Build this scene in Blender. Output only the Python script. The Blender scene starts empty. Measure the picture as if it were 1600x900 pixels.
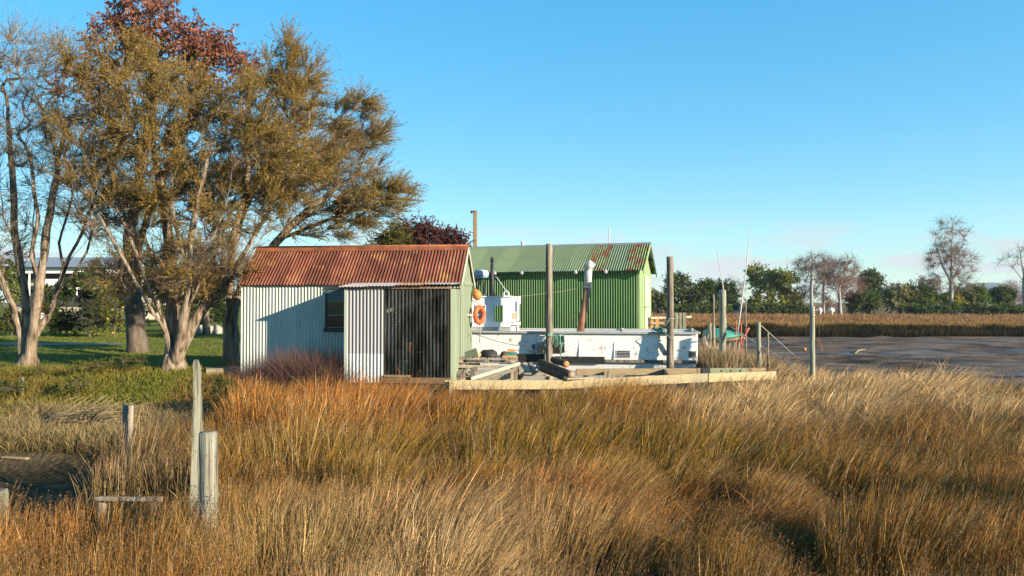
import bpy, math, random
import numpy as np
from mathutils import Vector, Matrix, noise as mnoise

# ------------------------------------------------------------------ camera, sky, sun
F = 1150.0                    # focal length in pixels of a 1600 px wide picture
EYE = 2.9
PITCH = math.radians(1.1)
scene = bpy.context.scene
cam_data = bpy.data.cameras.new('camera')
cam_data.sensor_width = 36.0
cam_data.lens = 36.0 * F / 1600.0
cam_data.clip_start = 0.1
cam_data.clip_end = 20000
cam = bpy.data.objects.new('camera', cam_data)
scene.collection.objects.link(cam)
cam.location = (0, 0, EYE)
cam.rotation_euler = (math.radians(90) + PITCH, 0, 0)
scene.camera = cam

SUN_DIR = Vector((0.8535, -0.5206, 0.0)).normalized()
SUN_EL = math.radians(16.0)
sun_vec = Vector((SUN_DIR.x * math.cos(SUN_EL), SUN_DIR.y * math.cos(SUN_EL), math.sin(SUN_EL)))
world = bpy.data.worlds.new('World')
scene.world = world
world.use_nodes = True
wn = world.node_tree.nodes; wl = world.node_tree.links
for n in list(wn): wn.remove(n)
w_out = wn.new('ShaderNodeOutputWorld'); w_bg = wn.new('ShaderNodeBackground')
w_sky = wn.new('ShaderNodeTexSky'); w_sky.sky_type = 'NISHITA'; w_sky.sun_disc = False
w_sky.sun_elevation = SUN_EL
w_sky.sun_rotation = math.atan2(SUN_DIR.x, SUN_DIR.y)
w_sky.air_density = 1.0; w_sky.dust_density = 0.0; w_sky.ozone_density = 2.2
w_bg.inputs['Strength'].default_value = 0.100
w_gm = wn.new('ShaderNodeGamma'); w_gm.inputs['Gamma'].default_value = 0.40      # softer range between the sunward and the far side of the sky
w_hs = wn.new('ShaderNodeHueSaturation'); w_hs.inputs['Saturation'].default_value = 2.4
w_hs.inputs['Hue'].default_value = 0.490; w_hs.inputs['Value'].default_value = 1.78
wl.new(w_sky.outputs[0], w_gm.inputs['Color']); wl.new(w_gm.outputs[0], w_hs.inputs['Color'])
w_tint = wn.new('ShaderNodeMix'); w_tint.data_type = 'RGBA'; w_tint.blend_type = 'MULTIPLY'; w_tint.inputs[0].default_value = 1.0
w_tint.inputs[7].default_value = (0.79, 1.06, 1.20, 1); wl.new(w_hs.outputs[0], w_tint.inputs[6])
# a few thin clouds low above the whole horizon
w_tc = wn.new('ShaderNodeTexCoord'); w_map = wn.new('ShaderNodeMapping')
w_map.inputs['Scale'].default_value = (5.0, 5.0, 26.0)
w_noi = wn.new('ShaderNodeTexNoise'); w_noi.inputs['Scale'].default_value = 1.7; w_noi.inputs['Detail'].default_value = 6
w_noi.inputs['Roughness'].default_value = 0.55
w_rmp = wn.new('ShaderNodeMapRange'); w_rmp.inputs[1].default_value = 0.43; w_rmp.inputs[2].default_value = 0.60
w_rmp.interpolation_type = 'SMOOTHSTEP'
w_sep = wn.new('ShaderNodeSeparateXYZ')
w_b0 = wn.new('ShaderNodeMapRange'); w_b0.inputs[1].default_value = 0.005; w_b0.inputs[2].default_value = 0.03
w_b1 = wn.new('ShaderNodeMapRange'); w_b1.inputs[1].default_value = 0.115; w_b1.inputs[2].default_value = 0.05
w_m1 = wn.new('ShaderNodeMath'); w_m1.operation = 'MULTIPLY'
w_m2 = wn.new('ShaderNodeMath'); w_m2.operation = 'MULTIPLY'
w_m3 = wn.new('ShaderNodeMath'); w_m3.operation = 'MULTIPLY'; w_m3.inputs[1].default_value = 0.95
w_mix = wn.new('ShaderNodeMix'); w_mix.data_type = 'RGBA'
w_mix.inputs[7].default_value = (2.78, 2.90, 3.0, 1)
wl.new(w_tc.outputs['Generated'], w_map.inputs[0]); wl.new(w_map.outputs[0], w_noi.inputs['Vector'])
wl.new(w_noi.outputs[0], w_rmp.inputs[0]); wl.new(w_tc.outputs['Generated'], w_sep.inputs[0])
wl.new(w_sep.outputs[2], w_b0.inputs[0]); wl.new(w_sep.outputs[2], w_b1.inputs[0])
wl.new(w_b0.outputs[0], w_m1.inputs[0]); wl.new(w_b1.outputs[0], w_m1.inputs[1])
wl.new(w_m1.outputs[0], w_m2.inputs[0]); wl.new(w_rmp.outputs[0], w_m2.inputs[1]); wl.new(w_m2.outputs[0], w_m3.inputs[0])
wl.new(w_m3.outputs[0], w_mix.inputs[0]); wl.new(w_tint.outputs[2], w_mix.inputs[6])
wl.new(w_mix.outputs[2], w_bg.inputs['Color']); wl.new(w_bg.outputs[0], w_out.inputs['Surface'])

sun_data = bpy.data.lights.new('sun', 'SUN')
sun_data.energy = 5.0
sun_data.angle = math.radians(0.53)
sun_data.color = (1.0, 0.85, 0.64)
sun = bpy.data.objects.new('sun', sun_data)
scene.collection.objects.link(sun)
sun.location = (30, -20, 30)
sun.rotation_euler = sun_vec.to_track_quat('Z', 'Y').to_euler()

scene.view_settings.view_transform = 'Standard'
scene.view_settings.look = 'None'
scene.view_settings.gamma = 1.0
scene.view_settings.use_curve_mapping = False
scene.view_settings.exposure = 1.4
scene.cycles.max_bounces = 6
scene.cycles.diffuse_bounces = 2
scene.cycles.transparent_max_bounces = 12
scene.cycles.use_denoising = True

# ------------------------------------------------------------------ helpers
rng = np.random.default_rng(11)
random.seed(5)
C = scene.collection
CP, SP = math.cos(PITCH), math.sin(PITCH)

def at(px, py, d):
    """world point seen at pixel (px,py) of the 1600x900 picture, at distance d along Y"""
    a = (px - 800.0) / F; b = (450.0 - py) / F
    y = CP - b * SP; z = SP + b * CP
    k = d / y
    return Vector((a * k, d, EYE + z * k))

def ppm(d): return F / d          # pixels per metre

class MB:
    """collects polygons in world coordinates; build() links them as one mesh object"""
    def __init__(s): s.v = []; s.f = []; s.sm = []
    def add(s, vs, fs, smooth=False):
        o = len(s.v); s.v += [tuple(v) for v in vs]
        s.f += [tuple(i + o for i in f) for f in fs]; s.sm += [smooth] * len(fs)
        return s
    def box(s, c, size, ax=None, jit=0.0, bev=0.0):
        """box at centre c; ax = (X,Y,Z) unit axes"""
        if ax is None: ax = (Vector((1,0,0)), Vector((0,1,0)), Vector((0,0,1)))
        c = Vector(c); h = [x / 2 for x in size]
        b = min(bev, min(h) * 0.45)
        if b <= 0:
            vs = []
            for i in (-1, 1):
                for j in (-1, 1):
                    for k in (-1, 1):
                        p = c + ax[0]*(i*h[0]) + ax[1]*(j*h[1]) + ax[2]*(k*h[2])
                        if jit: p = p + Vector((random.uniform(-jit,jit), random.uniform(-jit,jit), random.uniform(-jit,jit)))
                        vs.append(p)
            fs = [(0,1,3,2),(4,6,7,5),(0,4,5,1),(2,3,7,6),(0,2,6,4),(1,5,7,3)]
            return s.add(vs, fs)
        vs = []; idx = {}
        jj = {}
        for i in (-1,1):
            for j in (-1,1):
                for k in (-1,1):
                    off = Vector((random.uniform(-jit,jit), random.uniform(-jit,jit), random.uniform(-jit,jit))) if jit else Vector((0,0,0))
                    for m in range(3):
                        q = [i*(h[0]-b), j*(h[1]-b), k*(h[2]-b)]
                        q[m] = (i,j,k)[m]*h[m]
                        idx[(i,j,k,m)] = len(vs)
                        vs.append(c + ax[0]*q[0] + ax[1]*q[1] + ax[2]*q[2] + off)
        fs = []
        I = idx
        for sgn in (-1,1):
            fs.append([I[(sgn,a,b_,0)] for a,b_ in ((-1,-1),(1,-1),(1,1),(-1,1))])
            fs.append([I[(a,sgn,b_,1)] for a,b_ in ((-1,-1),(1,-1),(1,1),(-1,1))])
            fs.append([I[(a,b_,sgn,2)] for a,b_ in ((-1,-1),(1,-1),(1,1),(-1,1))])
        for a in (-1,1):
            for b_ in (-1,1):
                fs.append([I[(-1,a,b_,1)],I[(1,a,b_,1)],I[(1,a,b_,2)],I[(-1,a,b_,2)]])
                fs.append([I[(a,-1,b_,0)],I[(a,1,b_,0)],I[(a,1,b_,2)],I[(a,-1,b_,2)]])
                fs.append([I[(a,b_,-1,0)],I[(a,b_,1,0)],I[(a,b_,1,1)],I[(a,b_,-1,1)]])
        for i in (-1,1):
            for j in (-1,1):
                for k in (-1,1):
                    fs.append([I[(i,j,k,0)],I[(i,j,k,1)],I[(i,j,k,2)]])
        return s.add(vs, fs)
    def bar(s, a, b, w, h, up=Vector((0,0,1)), jit=0.0, bev=0.006):
        """timber from point a to point b; w across, h along 'up'"""
        a = Vector(a); b = Vector(b); d = b - a; L = d.length; d = d / L
        x = d.cross(up)
        if x.length < 1e-4: x = d.cross(Vector((1,0,0)))
        x.normalize(); u = x.cross(d).normalized()
        return s.box((a + b) / 2, (L, w, h), (d, x, u), jit, bev)
    def tube(s, pts, rad, n=8, cap=True, smooth=True, wob=0.0):
        pts = [Vector(p) for p in pts]
        if not hasattr(rad, '__len__'): rad = [rad] * len(pts)
        vs = []; fs = []
        ref = None
        for i, p in enumerate(pts):
            t = (pts[min(i+1, len(pts)-1)] - pts[max(i-1, 0)]).normalized()
            if ref is None:
                ref = t.cross(Vector((0.13,0.9,0.2)))
                if ref.length < 1e-3: ref = t.cross(Vector((1,0,0)))
            x = (ref - t * ref.dot(t)).normalized(); y = t.cross(x); ref = x
            for k in range(n):
                a = 2*math.pi*k/n
                r = rad[i] * (1 + (random.uniform(-wob, wob) if wob else 0))
                vs.append(p + x*(r*math.cos(a)) + y*(r*math.sin(a)))
        for i in range(len(pts)-1):
            for k in range(n):
                fs.append((i*n+k, i*n+(k+1)%n, (i+1)*n+(k+1)%n, (i+1)*n+k))
        s.add(vs, fs, smooth)
        if cap:
            o = len(s.v) - len(vs)
            s.f.append(tuple(o + k for k in reversed(range(n)))); s.sm.append(False)
            s.f.append(tuple(o + (len(pts)-1)*n + k for k in range(n))); s.sm.append(False)
        return s
    def lathe(s, base, prof, n=16, ax=None, smooth=True):
        """profile [(r,h)] about axis"""
        if ax is None: ax = (Vector((1,0,0)), Vector((0,1,0)), Vector((0,0,1)))
        base = Vector(base); vs = []; fs = []
        for r, h in prof:
            for k in range(n):
                a = 2*math.pi*k/n
                vs.append(base + ax[0]*(r*math.cos(a)) + ax[1]*(r*math.sin(a)) + ax[2]*h)
        for i in range(len(prof)-1):
            for k in range(n):
                fs.append((i*n+k, i*n+(k+1)%n, (i+1)*n+(k+1)%n, (i+1)*n+k))
        fs.append(tuple(reversed(range(n)))); fs.append(tuple((len(prof)-1)*n + k for k in range(n)))
        return s.add(vs, fs, smooth)
    def torus(s, c, R, r, ax, n=24, m=8, sx=1.0):
        vs = []; fs = []
        c = Vector(c)
        for i in range(n):
            a = 2*math.pi*i/n
            d = ax[0]*math.cos(a) + ax[1]*math.sin(a)
            for j in range(m):
                b = 2*math.pi*j/m
                vs.append(c + d*(R + r*math.cos(b)) + ax[2]*(r*math.sin(b)))
        for i in range(n):
            for j in range(m):
                fs.append((i*m+j, ((i+1)%n)*m+j, ((i+1)%n)*m+(j+1)%m, i*m+(j+1)%m))
        return s.add(vs, fs, True)
    def corr(s, p0, U, V, width, length, pitch, amp, N, per=6, rows=1, phase=0.0, sag=0.0):
        """corrugated sheet: ribs run along V"""
        p0 = Vector(p0); n = max(2, int(round(width / pitch * per)))
        vs = []; fs = []
        for r in range(rows+1):
            for i in range(n+1):
                x = width*i/n
                w = amp * math.cos(2*math.pi*(x/pitch) + phase)
                q = p0 + U*x + V*(length*r/rows) + N*w
                if sag: q = q + N*(sag*math.sin(math.pi*r/rows)*math.sin(x*2.1+phase))
                vs.append(q)
        for r in range(rows):
            for i in range(n):
                a = r*(n+1)+i
                fs.append((a, a+1, a+n+2, a+n+1))
        return s.add(vs, fs, True)
    def build(s, name, mat, parent=None):
        me = bpy.data.meshes.new(name)
        o_w = ORG.get(parent.name, Vector((0,0,0))) if parent else Vector((0,0,0))
        base = o_w
        if not parent:
            lo = [min(v[i] for v in s.v) for i in range(3)]; hi = [max(v[i] for v in s.v) for i in range(3)]
            base = Vector(((lo[0]+hi[0])/2, (lo[1]+hi[1])/2, lo[2]))
        me.from_pydata([(v[0]-base.x, v[1]-base.y, v[2]-base.z) for v in s.v], [], s.f)
        me.polygons.foreach_set('use_smooth', s.sm)
        me.materials.append(mat); me.update()
        o = bpy.data.objects.new(name, me); C.objects.link(o)
        if parent: o.parent = parent
        else: o.location = base
        ORG[o.name] = base
        return o
ORG = {}

def thing(name, label, cat, loc, group=None):
    o = bpy.data.objects.new(name, None); C.objects.link(o)
    o.location = loc; o.empty_display_size = 0.3
    o['label'] = label; o['category'] = cat
    if group: o['group'] = group
    ORG[o.name] = Vector(loc)
    return o
def tag(o, label, cat, group=None):
    o['label'] = label; o['category'] = cat
    if group: o['group'] = group
    return o
def struct(o):
    o['kind'] = 'structure'; return o
def stuff(o, label=None, cat=None):
    o['kind'] = 'stuff'
    if label: o['label'] = label
    if cat: o['category'] = cat
    return o

def mesh_np(name, verts, faces_list, mat, parent=None, col=None, smooth=False, extra=None):
    """numpy mesh. faces_list: list of int arrays (n,k)"""
    base = ORG[parent.name] if parent else Vector((0,0,0))
    me = bpy.data.meshes.new(name)
    verts = np.asarray(verts, dtype=np.float64) - np.array(base)
    me.vertices.add(len(verts)); me.vertices.foreach_set('co', verts.astype(np.float32).ravel())
    loops = np.concatenate([f.ravel() for f in faces_list]).astype(np.int32)
    sizes = np.concatenate([np.full(len(f), f.shape[1], dtype=np.int32) for f in faces_list])
    starts = np.concatenate([[0], np.cumsum(sizes)[:-1]]).astype(np.int32)
    me.loops.add(len(loops)); me.loops.foreach_set('vertex_index', loops)
    me.polygons.add(len(sizes)); me.polygons.foreach_set('loop_start', starts)
    if smooth: me.polygons.foreach_set('use_smooth', np.ones(len(sizes), dtype=bool))
    me.update(calc_edges=True)
    if col is not None:
        a = me.attributes.new('col', 'FLOAT_COLOR', 'POINT')
        c4 = np.ones((len(verts), 4), dtype=np.float32); c4[:, :3] = col
        a.data.foreach_set('color', c4.ravel())
    me.materials.append(mat)
    o = bpy.data.objects.new(name, me); C.objects.link(o)
    if parent: o.parent = parent
    ORG[o.name] = Vector(base)
    return o

class Frame:
    """building frame: u to the right along the front, v back into depth, w up"""
    def __init__(s, px, d, deg, z0):
        t = math.radians(deg)
        p = at(px, 450, d); s.o = Vector((p.x, p.y, z0))
        s.U = Vector((math.cos(t), -math.sin(t), 0)); s.V = Vector((math.sin(t), math.cos(t), 0)); s.W = Vector((0,0,1))
    def p(s, u, v, w): return s.o + s.U*u + s.V*v + s.W*w
    def u_of(s, px, v=0.0):
        k = (px - 800.0) / F; b = s.o + s.V*v
        return (k*b.y*1.0 - b.x) / (s.U.x - k*s.U.y)
    def z_of(s, py, u, v):           # absolute height seen at pixel row py
        q = s.p(u, v, 0); return at(800, py, q.y).z
    @property
    def ax(s): return (s.U, s.V, s.W)

# ------------------------------------------------------------------ materials
def nodemat(name):
    m = bpy.data.materials.new(name); m.use_nodes = True
    nt = m.node_tree; b = nt.nodes['Principled BSDF']
    return m, nt, b
def setin(b, k, v):
    if k in b.inputs: b.inputs[k].default_value = v
def noise_tex(nt, scale, detail=4, stretch=(1,1,1), coord='Object', rough=0.55):
    tc = nt.nodes.new('ShaderNodeTexCoord'); mp = nt.nodes.new('ShaderNodeMapping')
    mp.inputs['Scale'].default_value = stretch
    nz = nt.nodes.new('ShaderNodeTexNoise'); nz.inputs['Scale'].default_value = scale
    nz.inputs['Detail'].default_value = detail; nz.inputs['Roughness'].default_value = rough
    nt.links.new(tc.outputs[coord], mp.inputs[0]); nt.links.new(mp.outputs[0], nz.inputs['Vector'])
    return nz.outputs[0]
def ramp(nt, fac, stops):
    r = nt.nodes.new('ShaderNodeValToRGB'); e = r.color_ramp.elements
    e[0].position, e[0].color = stops[0][0], (*stops[0][1], 1)
    e[1].position, e[1].color = stops[-1][0], (*stops[-1][1], 1)
    for p, c in stops[1:-1]:
        x = e.new(p); x.color = (*c, 1)
    nt.links.new(fac, r.inputs[0]); return r.outputs[0]
def mixc(nt, fac, a, b, mode='MIX'):
    m = nt.nodes.new('ShaderNodeMix'); m.data_type = 'RGBA'; m.blend_type = mode
    for s, i in ((fac, 0), (a, 6), (b, 7)):
        if hasattr(s, 'links') or hasattr(s, 'is_linked'): nt.links.new(s, m.inputs[i])
        else: m.inputs[i].default_value = s if i == 0 else (*s, 1)
    return m.outputs[2]
def maprange(nt, v, a, b, c=0.0, d=1.0):
    m = nt.nodes.new('ShaderNodeMapRange'); nt.links.new(v, m.inputs[0])
    m.inputs[1].default_value = a; m.inputs[2].default_value = b; m.inputs[3].default_value = c; m.inputs[4].default_value = d
    m.interpolation_type = 'SMOOTHSTEP'
    return m.outputs[0]
def bump(nt, b, h, strength=0.3, dist=0.02):
    n = nt.nodes.new('ShaderNodeBump'); n.inputs['Strength'].default_value = strength; n.inputs['Distance'].default_value = dist
    nt.links.new(h, n.inputs['Height']); nt.links.new(n.outputs[0], b.inputs['Normal'])
def objrand(nt):
    return nt.nodes.new('ShaderNodeObjectInfo').outputs['Random']

def tone(c):
    l = 0.25*c[0] + 0.6*c[1] + 0.15*c[2]; t = min(1, max(0, (l-0.10)/0.35)); k = 1 - 0.40*t*t*(3-2*t)
    return tuple(x*k for x in c)
def surf(name, stops, scale=6, rough=0.7, stretch=(1,1,1), detail=5, bmp=0.2, bdist=0.01, metal=0.0, patch=None, rand=0.0, spec=0.3, raw=False):
    """weathered surface: noise ramp of real colours, optional patches (colour, scale, lo, hi, stretch), per-object value change"""
    m, nt, b = nodemat(name)
    if not raw: stops = [(q, tone(c)) for q, c in stops]; patch = [(tone(q[0]),) + tuple(q[1:]) for q in patch] if patch else None
    nz = noise_tex(nt, scale, detail, stretch)
    col = ramp(nt, nz, stops)
    if patch:
        for pc, ps, lo, hi, pst in patch:
            pn = noise_tex(nt, ps, 6, pst, rough=0.65)
            col = mixc(nt, maprange(nt, pn, lo, hi), col, pc)
    if rand:
        r = objrand(nt)
        hv = nt.nodes.new('ShaderNodeHueSaturation')
        nt.links.new(maprange(nt, r, 0, 1, 1-rand, 1+rand), hv.inputs['Value']); nt.links.new(col, hv.inputs['Color'])
        col = hv.outputs[0]
    nt.links.new(col, b.inputs['Base Color'])
    setin(b, 'Roughness', rough); setin(b, 'Metallic', metal); setin(b, 'Specular IOR Level', spec)
    if bmp: bump(nt, b, nz, bmp, bdist)
    return m

def leafmat(name, transl=0.3, rough=0.6):
    m, nt, b = nodemat(name)
    a = nt.nodes.new('ShaderNodeAttribute'); a.attribute_name = 'col'
    nt.links.new(a.outputs['Color'], b.inputs['Base Color'])
    setin(b, 'Roughness', rough); setin(b, 'Specular IOR Level', 0.04)
    t = nt.nodes.new('ShaderNodeBsdfTranslucent'); nt.links.new(a.outputs['Color'], t.inputs['Color'])
    mx = nt.nodes.new('ShaderNodeMixShader'); mx.inputs[0].default_value = transl
    out = nt.nodes['Material Output']
    nt.links.new(b.outputs[0], mx.inputs[1]); nt.links.new(t.outputs[0], mx.inputs[2]); nt.links.new(mx.outputs[0], out.inputs['Surface'])
    return m

def glassmat(name, col, alpha, rough=0.15):
    m, nt, b = nodemat(name)
    t = nt.nodes.new('ShaderNodeBsdfTransparent'); t.inputs[0].default_value = (*col, 1)
    setin(b, 'Base Color', (0.13, 0.14, 0.13, 1)); setin(b, 'Roughness', rough); setin(b, 'Specular IOR Level', 0.6)
    mx = nt.nodes.new('ShaderNodeMixShader')
    nz = noise_tex(nt, 3.0, 5, (1, 1, 0.25))
    nt.links.new(maprange(nt, nz, 0.3, 0.75, max(0.0, alpha-0.12), alpha+0.2), mx.inputs[0])
    nt.links.new(t.outputs[0], mx.inputs[1]); nt.links.new(b.outputs[0], mx.inputs[2])
    nt.links.new(mx.outputs[0], nt.nodes['Material Output'].inputs['Surface'])
    return m

M = {}
M['wall_pale'] = surf('pale_green_corrugated_paint', [(0.3,(0.60,0.64,0.55)),(0.7,(0.72,0.76,0.66))], 1.5, 0.5, (1,1,0.3), bmp=0.05,
                      patch=[((0.30,0.30,0.20), 5.0, 0.60, 0.8, (1,1,0.35)), ((0.40,0.42,0.32), 14.0, 0.56, 0.75, (1,1,0.10))], rand=0.05)
M['sheet_white'] = surf('white_corrugated_paint', [(0.3,(0.60,0.60,0.58)),(0.7,(0.72,0.72,0.70))], 2, 0.5, (1,1,0.3), bmp=0.05,
                      patch=[((0.40,0.38,0.33), 9.0, 0.64, 0.8, (1,1,0.2))], rand=0.08)
M['sheet_grey'] = surf('grey_corrugated_steel', [(0.3,(0.40,0.39,0.40)),(0.7,(0.50,0.48,0.49))], 2, 0.45, (1,1,0.3), bmp=0.05,
                      patch=[((0.32,0.26,0.22), 9.0, 0.62, 0.8, (1,1,0.2))], rand=0.08)
M['rust_roof'] = surf('rusted_red_roof_paint', [(0.25,(0.06,0.017,0.010)),(0.5,(0.15,0.045,0.023)),(0.75,(0.24,0.095,0.05))], 2.2, 0.75, (1,0.5,0.5), bmp=0.12,
                      patch=[((0.32,0.22,0.16), 18.0, 0.66, 0.74, (1,0.5,0.5)), ((0.10,0.025,0.018), 4.0, 0.55, 0.7, (1,0.4,0.4)), ((0.26,0.12,0.04), 2.0, 0.55, 0.7, (1,1,1))], rand=0.22)
M['ridge_rust'] = surf('rusted_ridge_cap', [(0.3,(0.13,0.035,0.018)),(0.7,(0.30,0.10,0.04))], 3, 0.75, bmp=0.1,
                      patch=[((0.20,0.13,0.06), 5, 0.55, 0.7, (1,1,1))])
M['rough_fascia'] = surf('old_timber_edge', [(0.3,(0.14,0.06,0.03)),(0.7,(0.42,0.30,0.20))], 8, 0.8)
M['green_board'] = surf('sage_green_boards', [(0.3,(0.20,0.245,0.165)),(0.7,(0.30,0.35,0.25))], 3, 0.65, (1,1,0.2), bmp=0.12,
                      patch=[((0.10,0.12,0.07), 8, 0.6, 0.78, (1,1,0.2)), ((0.34,0.36,0.26), 12, 0.64, 0.75, (1,1,0.3))], rand=0.12)
M['cream_trim'] = surf('cream_barge_paint', [(0.3,(0.60,0.58,0.44)),(0.7,(0.74,0.72,0.58))], 5, 0.6, bmp=0.08, patch=[((0.3,0.24,0.16), 12, 0.62, 0.75, (1,1,1))])
M['window_dark'] = surf('dark_window_timber', [(0.3,(0.018,0.024,0.024)),(0.7,(0.045,0.055,0.05))], 8, 0.7)
M['pane'] = surf('dark_window_glass', [(0.3,(0.006,0.007,0.007)),(0.7,(0.015,0.016,0.015))], 2, 0.12, bmp=0.02, spec=0.5)
M['pane_board'] = surf('weathered_board_behind_glass', [(0.3,(0.06,0.085,0.085)),(0.7,(0.11,0.14,0.14))], 2, 0.6, (1,1,4))
M['plastic'] = glassmat('clear_corrugated_plastic', (0.30,0.32,0.28), 0.16, 0.14)
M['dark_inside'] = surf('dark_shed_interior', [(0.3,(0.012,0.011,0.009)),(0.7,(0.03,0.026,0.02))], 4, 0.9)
M['shelf'] = surf('shelf_timber', [(0.3,(0.05,0.03,0.018)),(0.7,(0.11,0.07,0.04))], 7, 0.8, (6,1,1))
M['sill_brown'] = surf('brown_sill_beam', [(0.3,(0.10,0.055,0.03)),(0.7,(0.26,0.16,0.09))], 6, 0.8, (0.4,4,4), bmp=0.3)
M['green_wall'] = surf('leaf_green_corrugated_paint', [(0.3,(0.13,0.26,0.085)),(0.7,(0.19,0.34,0.13))], 1.2, 0.5, (1,1,0.3), bmp=0.03,
                      patch=[((0.10,0.20,0.05), 7, 0.6, 0.8, (1,1,0.2))], rand=0.06)
M['green_roof'] = surf('faded_green_roof_paint', [(0.3,(0.21,0.29,0.15)),(0.7,(0.31,0.39,0.23))], 1.5, 0.5, (1,1,1), bmp=0.05,
                      patch=[((0.36,0.40,0.30), 6, 0.55, 0.8, (1,0.4,0.4))], rand=0.08)
M['green_roof_rust'] = surf('rusty_green_roof_paint', [(0.3,(0.19,0.30,0.12)),(0.7,(0.29,0.40,0.19))], 1.5, 0.6, bmp=0.05,
                      patch=[((0.25,0.08,0.04), 1.6, 0.45, 0.58, (1.6,0.8,0.8)), ((0.12,0.03,0.02), 9, 0.55, 0.7, (1,0.4,0.4))])
M['green_gable'] = surf('pale_green_gable_paint', [(0.3,(0.29,0.42,0.18)),(0.7,(0.37,0.50,0.24))], 2, 0.5, bmp=0.03)
M['gable_pale'] = surf('pale_door_paint', [(0.3,(0.52,0.60,0.44)),(0.7,(0.62,0.68,0.54))], 2, 0.5, bmp=0.03)
M['dark_green_trim'] = surf('dark_green_trim', [(0.3,(0.03,0.06,0.03)),(0.7,(0.06,0.10,0.05))], 3, 0.6)
M['galv'] = surf('galvanised_steel', [(0.3,(0.36,0.38,0.39)),(0.7,(0.52,0.54,0.55))], 9, 0.4, metal=0.4, bmp=0.05)
M['hull'] = surf('white_flaking_hull_paint', [(0.25,(0.70,0.70,0.69)),(0.7,(0.80,0.80,0.79))], 2, 0.55, (0.5,1,1), bmp=0.15, raw=True,
                 patch=[((0.40,0.33,0.24), 4.5, 0.60, 0.655, (1,1,0.9)), ((0.20,0.15,0.10), 12, 0.625, 0.67, (1,1,1)), ((0.66,0.63,0.56), 2.5, 0.55, 0.75, (2.2,1,0.25))])
M['deck_paint'] = surf('pale_grey_deck_paint', [(0.3,(0.48,0.48,0.47)),(0.7,(0.62,0.62,0.60))], 4, 0.6, bmp=0.1)
M['cabin'] = surf('white_cabin_paint', [(0.3,(0.70,0.70,0.69)),(0.7,(0.80,0.80,0.79))], 3, 0.4, raw=True, bmp=0.04, patch=[((0.5,0.46,0.38), 9, 0.66, 0.78, (1,1,0.4))])
M['rubber'] = surf('black_rubber', [(0.3,(0.012,0.012,0.013)),(0.7,(0.035,0.034,0.033))], 8, 0.7)
M['black_metal'] = surf('black_painted_metal', [(0.3,(0.012,0.014,0.016)),(0.7,(0.03,0.034,0.038))], 6, 0.5)
M['tan_panel'] = surf('tan_panel', [(0.3,(0.33,0.27,0.19)),(0.7,(0.42,0.35,0.26))], 3, 0.6)
M['white_plastic'] = surf('white_moulded_plastic', [(0.3,(0.66,0.69,0.72)),(0.7,(0.76,0.78,0.80))], 3, 0.3, bmp=0.02)
M['blue_plastic'] = surf('blue_grey_plastic', [(0.3,(0.16,0.27,0.36)),(0.7,(0.22,0.34,0.44))], 3, 0.4, bmp=0.02)
M['lifebuoy'] = surf('orange_lifebuoy', [(0.3,(0.62,0.09,0.02)),(0.7,(0.75,0.13,0.035))], 5, 0.5, bmp=0.03)
M['lemon'] = surf('lemon_skin', [(0.3,(0.62,0.48,0.03)),(0.7,(0.72,0.58,0.06))], 9, 0.5, bmp=0.02)
M['float_orange'] = surf('faded_orange_float', [(0.3,(0.62,0.23,0.05)),(0.7,(0.72,0.32,0.09))], 5, 0.5, bmp=0.03)
M['rust_pipe'] = surf('rusted_pipe', [(0.3,(0.16,0.065,0.03)),(0.55,(0.30,0.15,0.085)),(0.75,(0.40,0.27,0.19))], 5, 0.8, (1,1,0.5), bmp=0.2)
M['white_pipe'] = surf('white_painted_pipe', [(0.3,(0.62,0.60,0.56)),(0.7,(0.74,0.73,0.70))], 4, 0.45, bmp=0.05, patch=[((0.4,0.28,0.18), 7, 0.62, 0.75, (1,1,0.4))])
M['pile'] = surf('weathered_grey_pile', [(0.36,(0.055,0.045,0.034)),(0.48,(0.18,0.15,0.115)),(0.66,(0.33,0.29,0.23))], 15, 0.85, (1,1,0.07), bmp=0.6, bdist=0.02,
                 patch=[((0.08,0.06,0.045), 3, 0.58, 0.72, (1,1,0.5))], rand=0.1)
M['pile_green'] = surf('treated_greenish_pile', [(0.34,(0.11,0.11,0.075)),(0.48,(0.27,0.27,0.20)),(0.68,(0.40,0.40,0.31))], 14, 0.85, (1,1,0.07), bmp=0.5, bdist=0.015,
                 patch=[((0.14,0.13,0.08), 3, 0.58, 0.72, (1,1,0.4))], rand=0.1)
M['fore_post'] = surf('split_grey_post', [(0.36,(0.03,0.027,0.02)),(0.45,(0.15,0.145,0.108)),(0.55,(0.235,0.228,0.178)),(0.68,(0.33,0.32,0.255))], 28, 0.9, (1,1,0.035), bmp=1.0, bdist=0.02,
                 patch=[((0.10,0.10,0.05), 7, 0.55, 0.68, (1,1,0.35)), ((0.06,0.045,0.03), 30, 0.62, 0.66, (1,1,0.7))])
M['post_grey'] = surf('bleached_post_timber', [(0.34,(0.055,0.055,0.038)),(0.48,(0.17,0.17,0.125)),(0.66,(0.27,0.27,0.205))], 16, 0.85, (1,1,0.08), bmp=0.6, bdist=0.012,
                 patch=[((0.20,0.19,0.12), 4, 0.60, 0.74, (1,1,0.4))])
M['new_timber'] = surf('pale_new_pine', [(0.3,(0.50,0.39,0.20)),(0.7,(0.66,0.54,0.31))], 5, 0.65, (0.25,3,5), bmp=0.15,
                 patch=[((0.36,0.25,0.11), 5, 0.64, 0.74, (1,1,1)), ((0.42,0.36,0.24), 1.2, 0.52, 0.7, (1,1,1))])
M['old_timber'] = surf('aged_brown_timber', [(0.3,(0.17,0.12,0.065)),(0.7,(0.36,0.28,0.16))], 6, 0.8, (0.4,3,4), bmp=0.3, rand=0.1)
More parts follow.
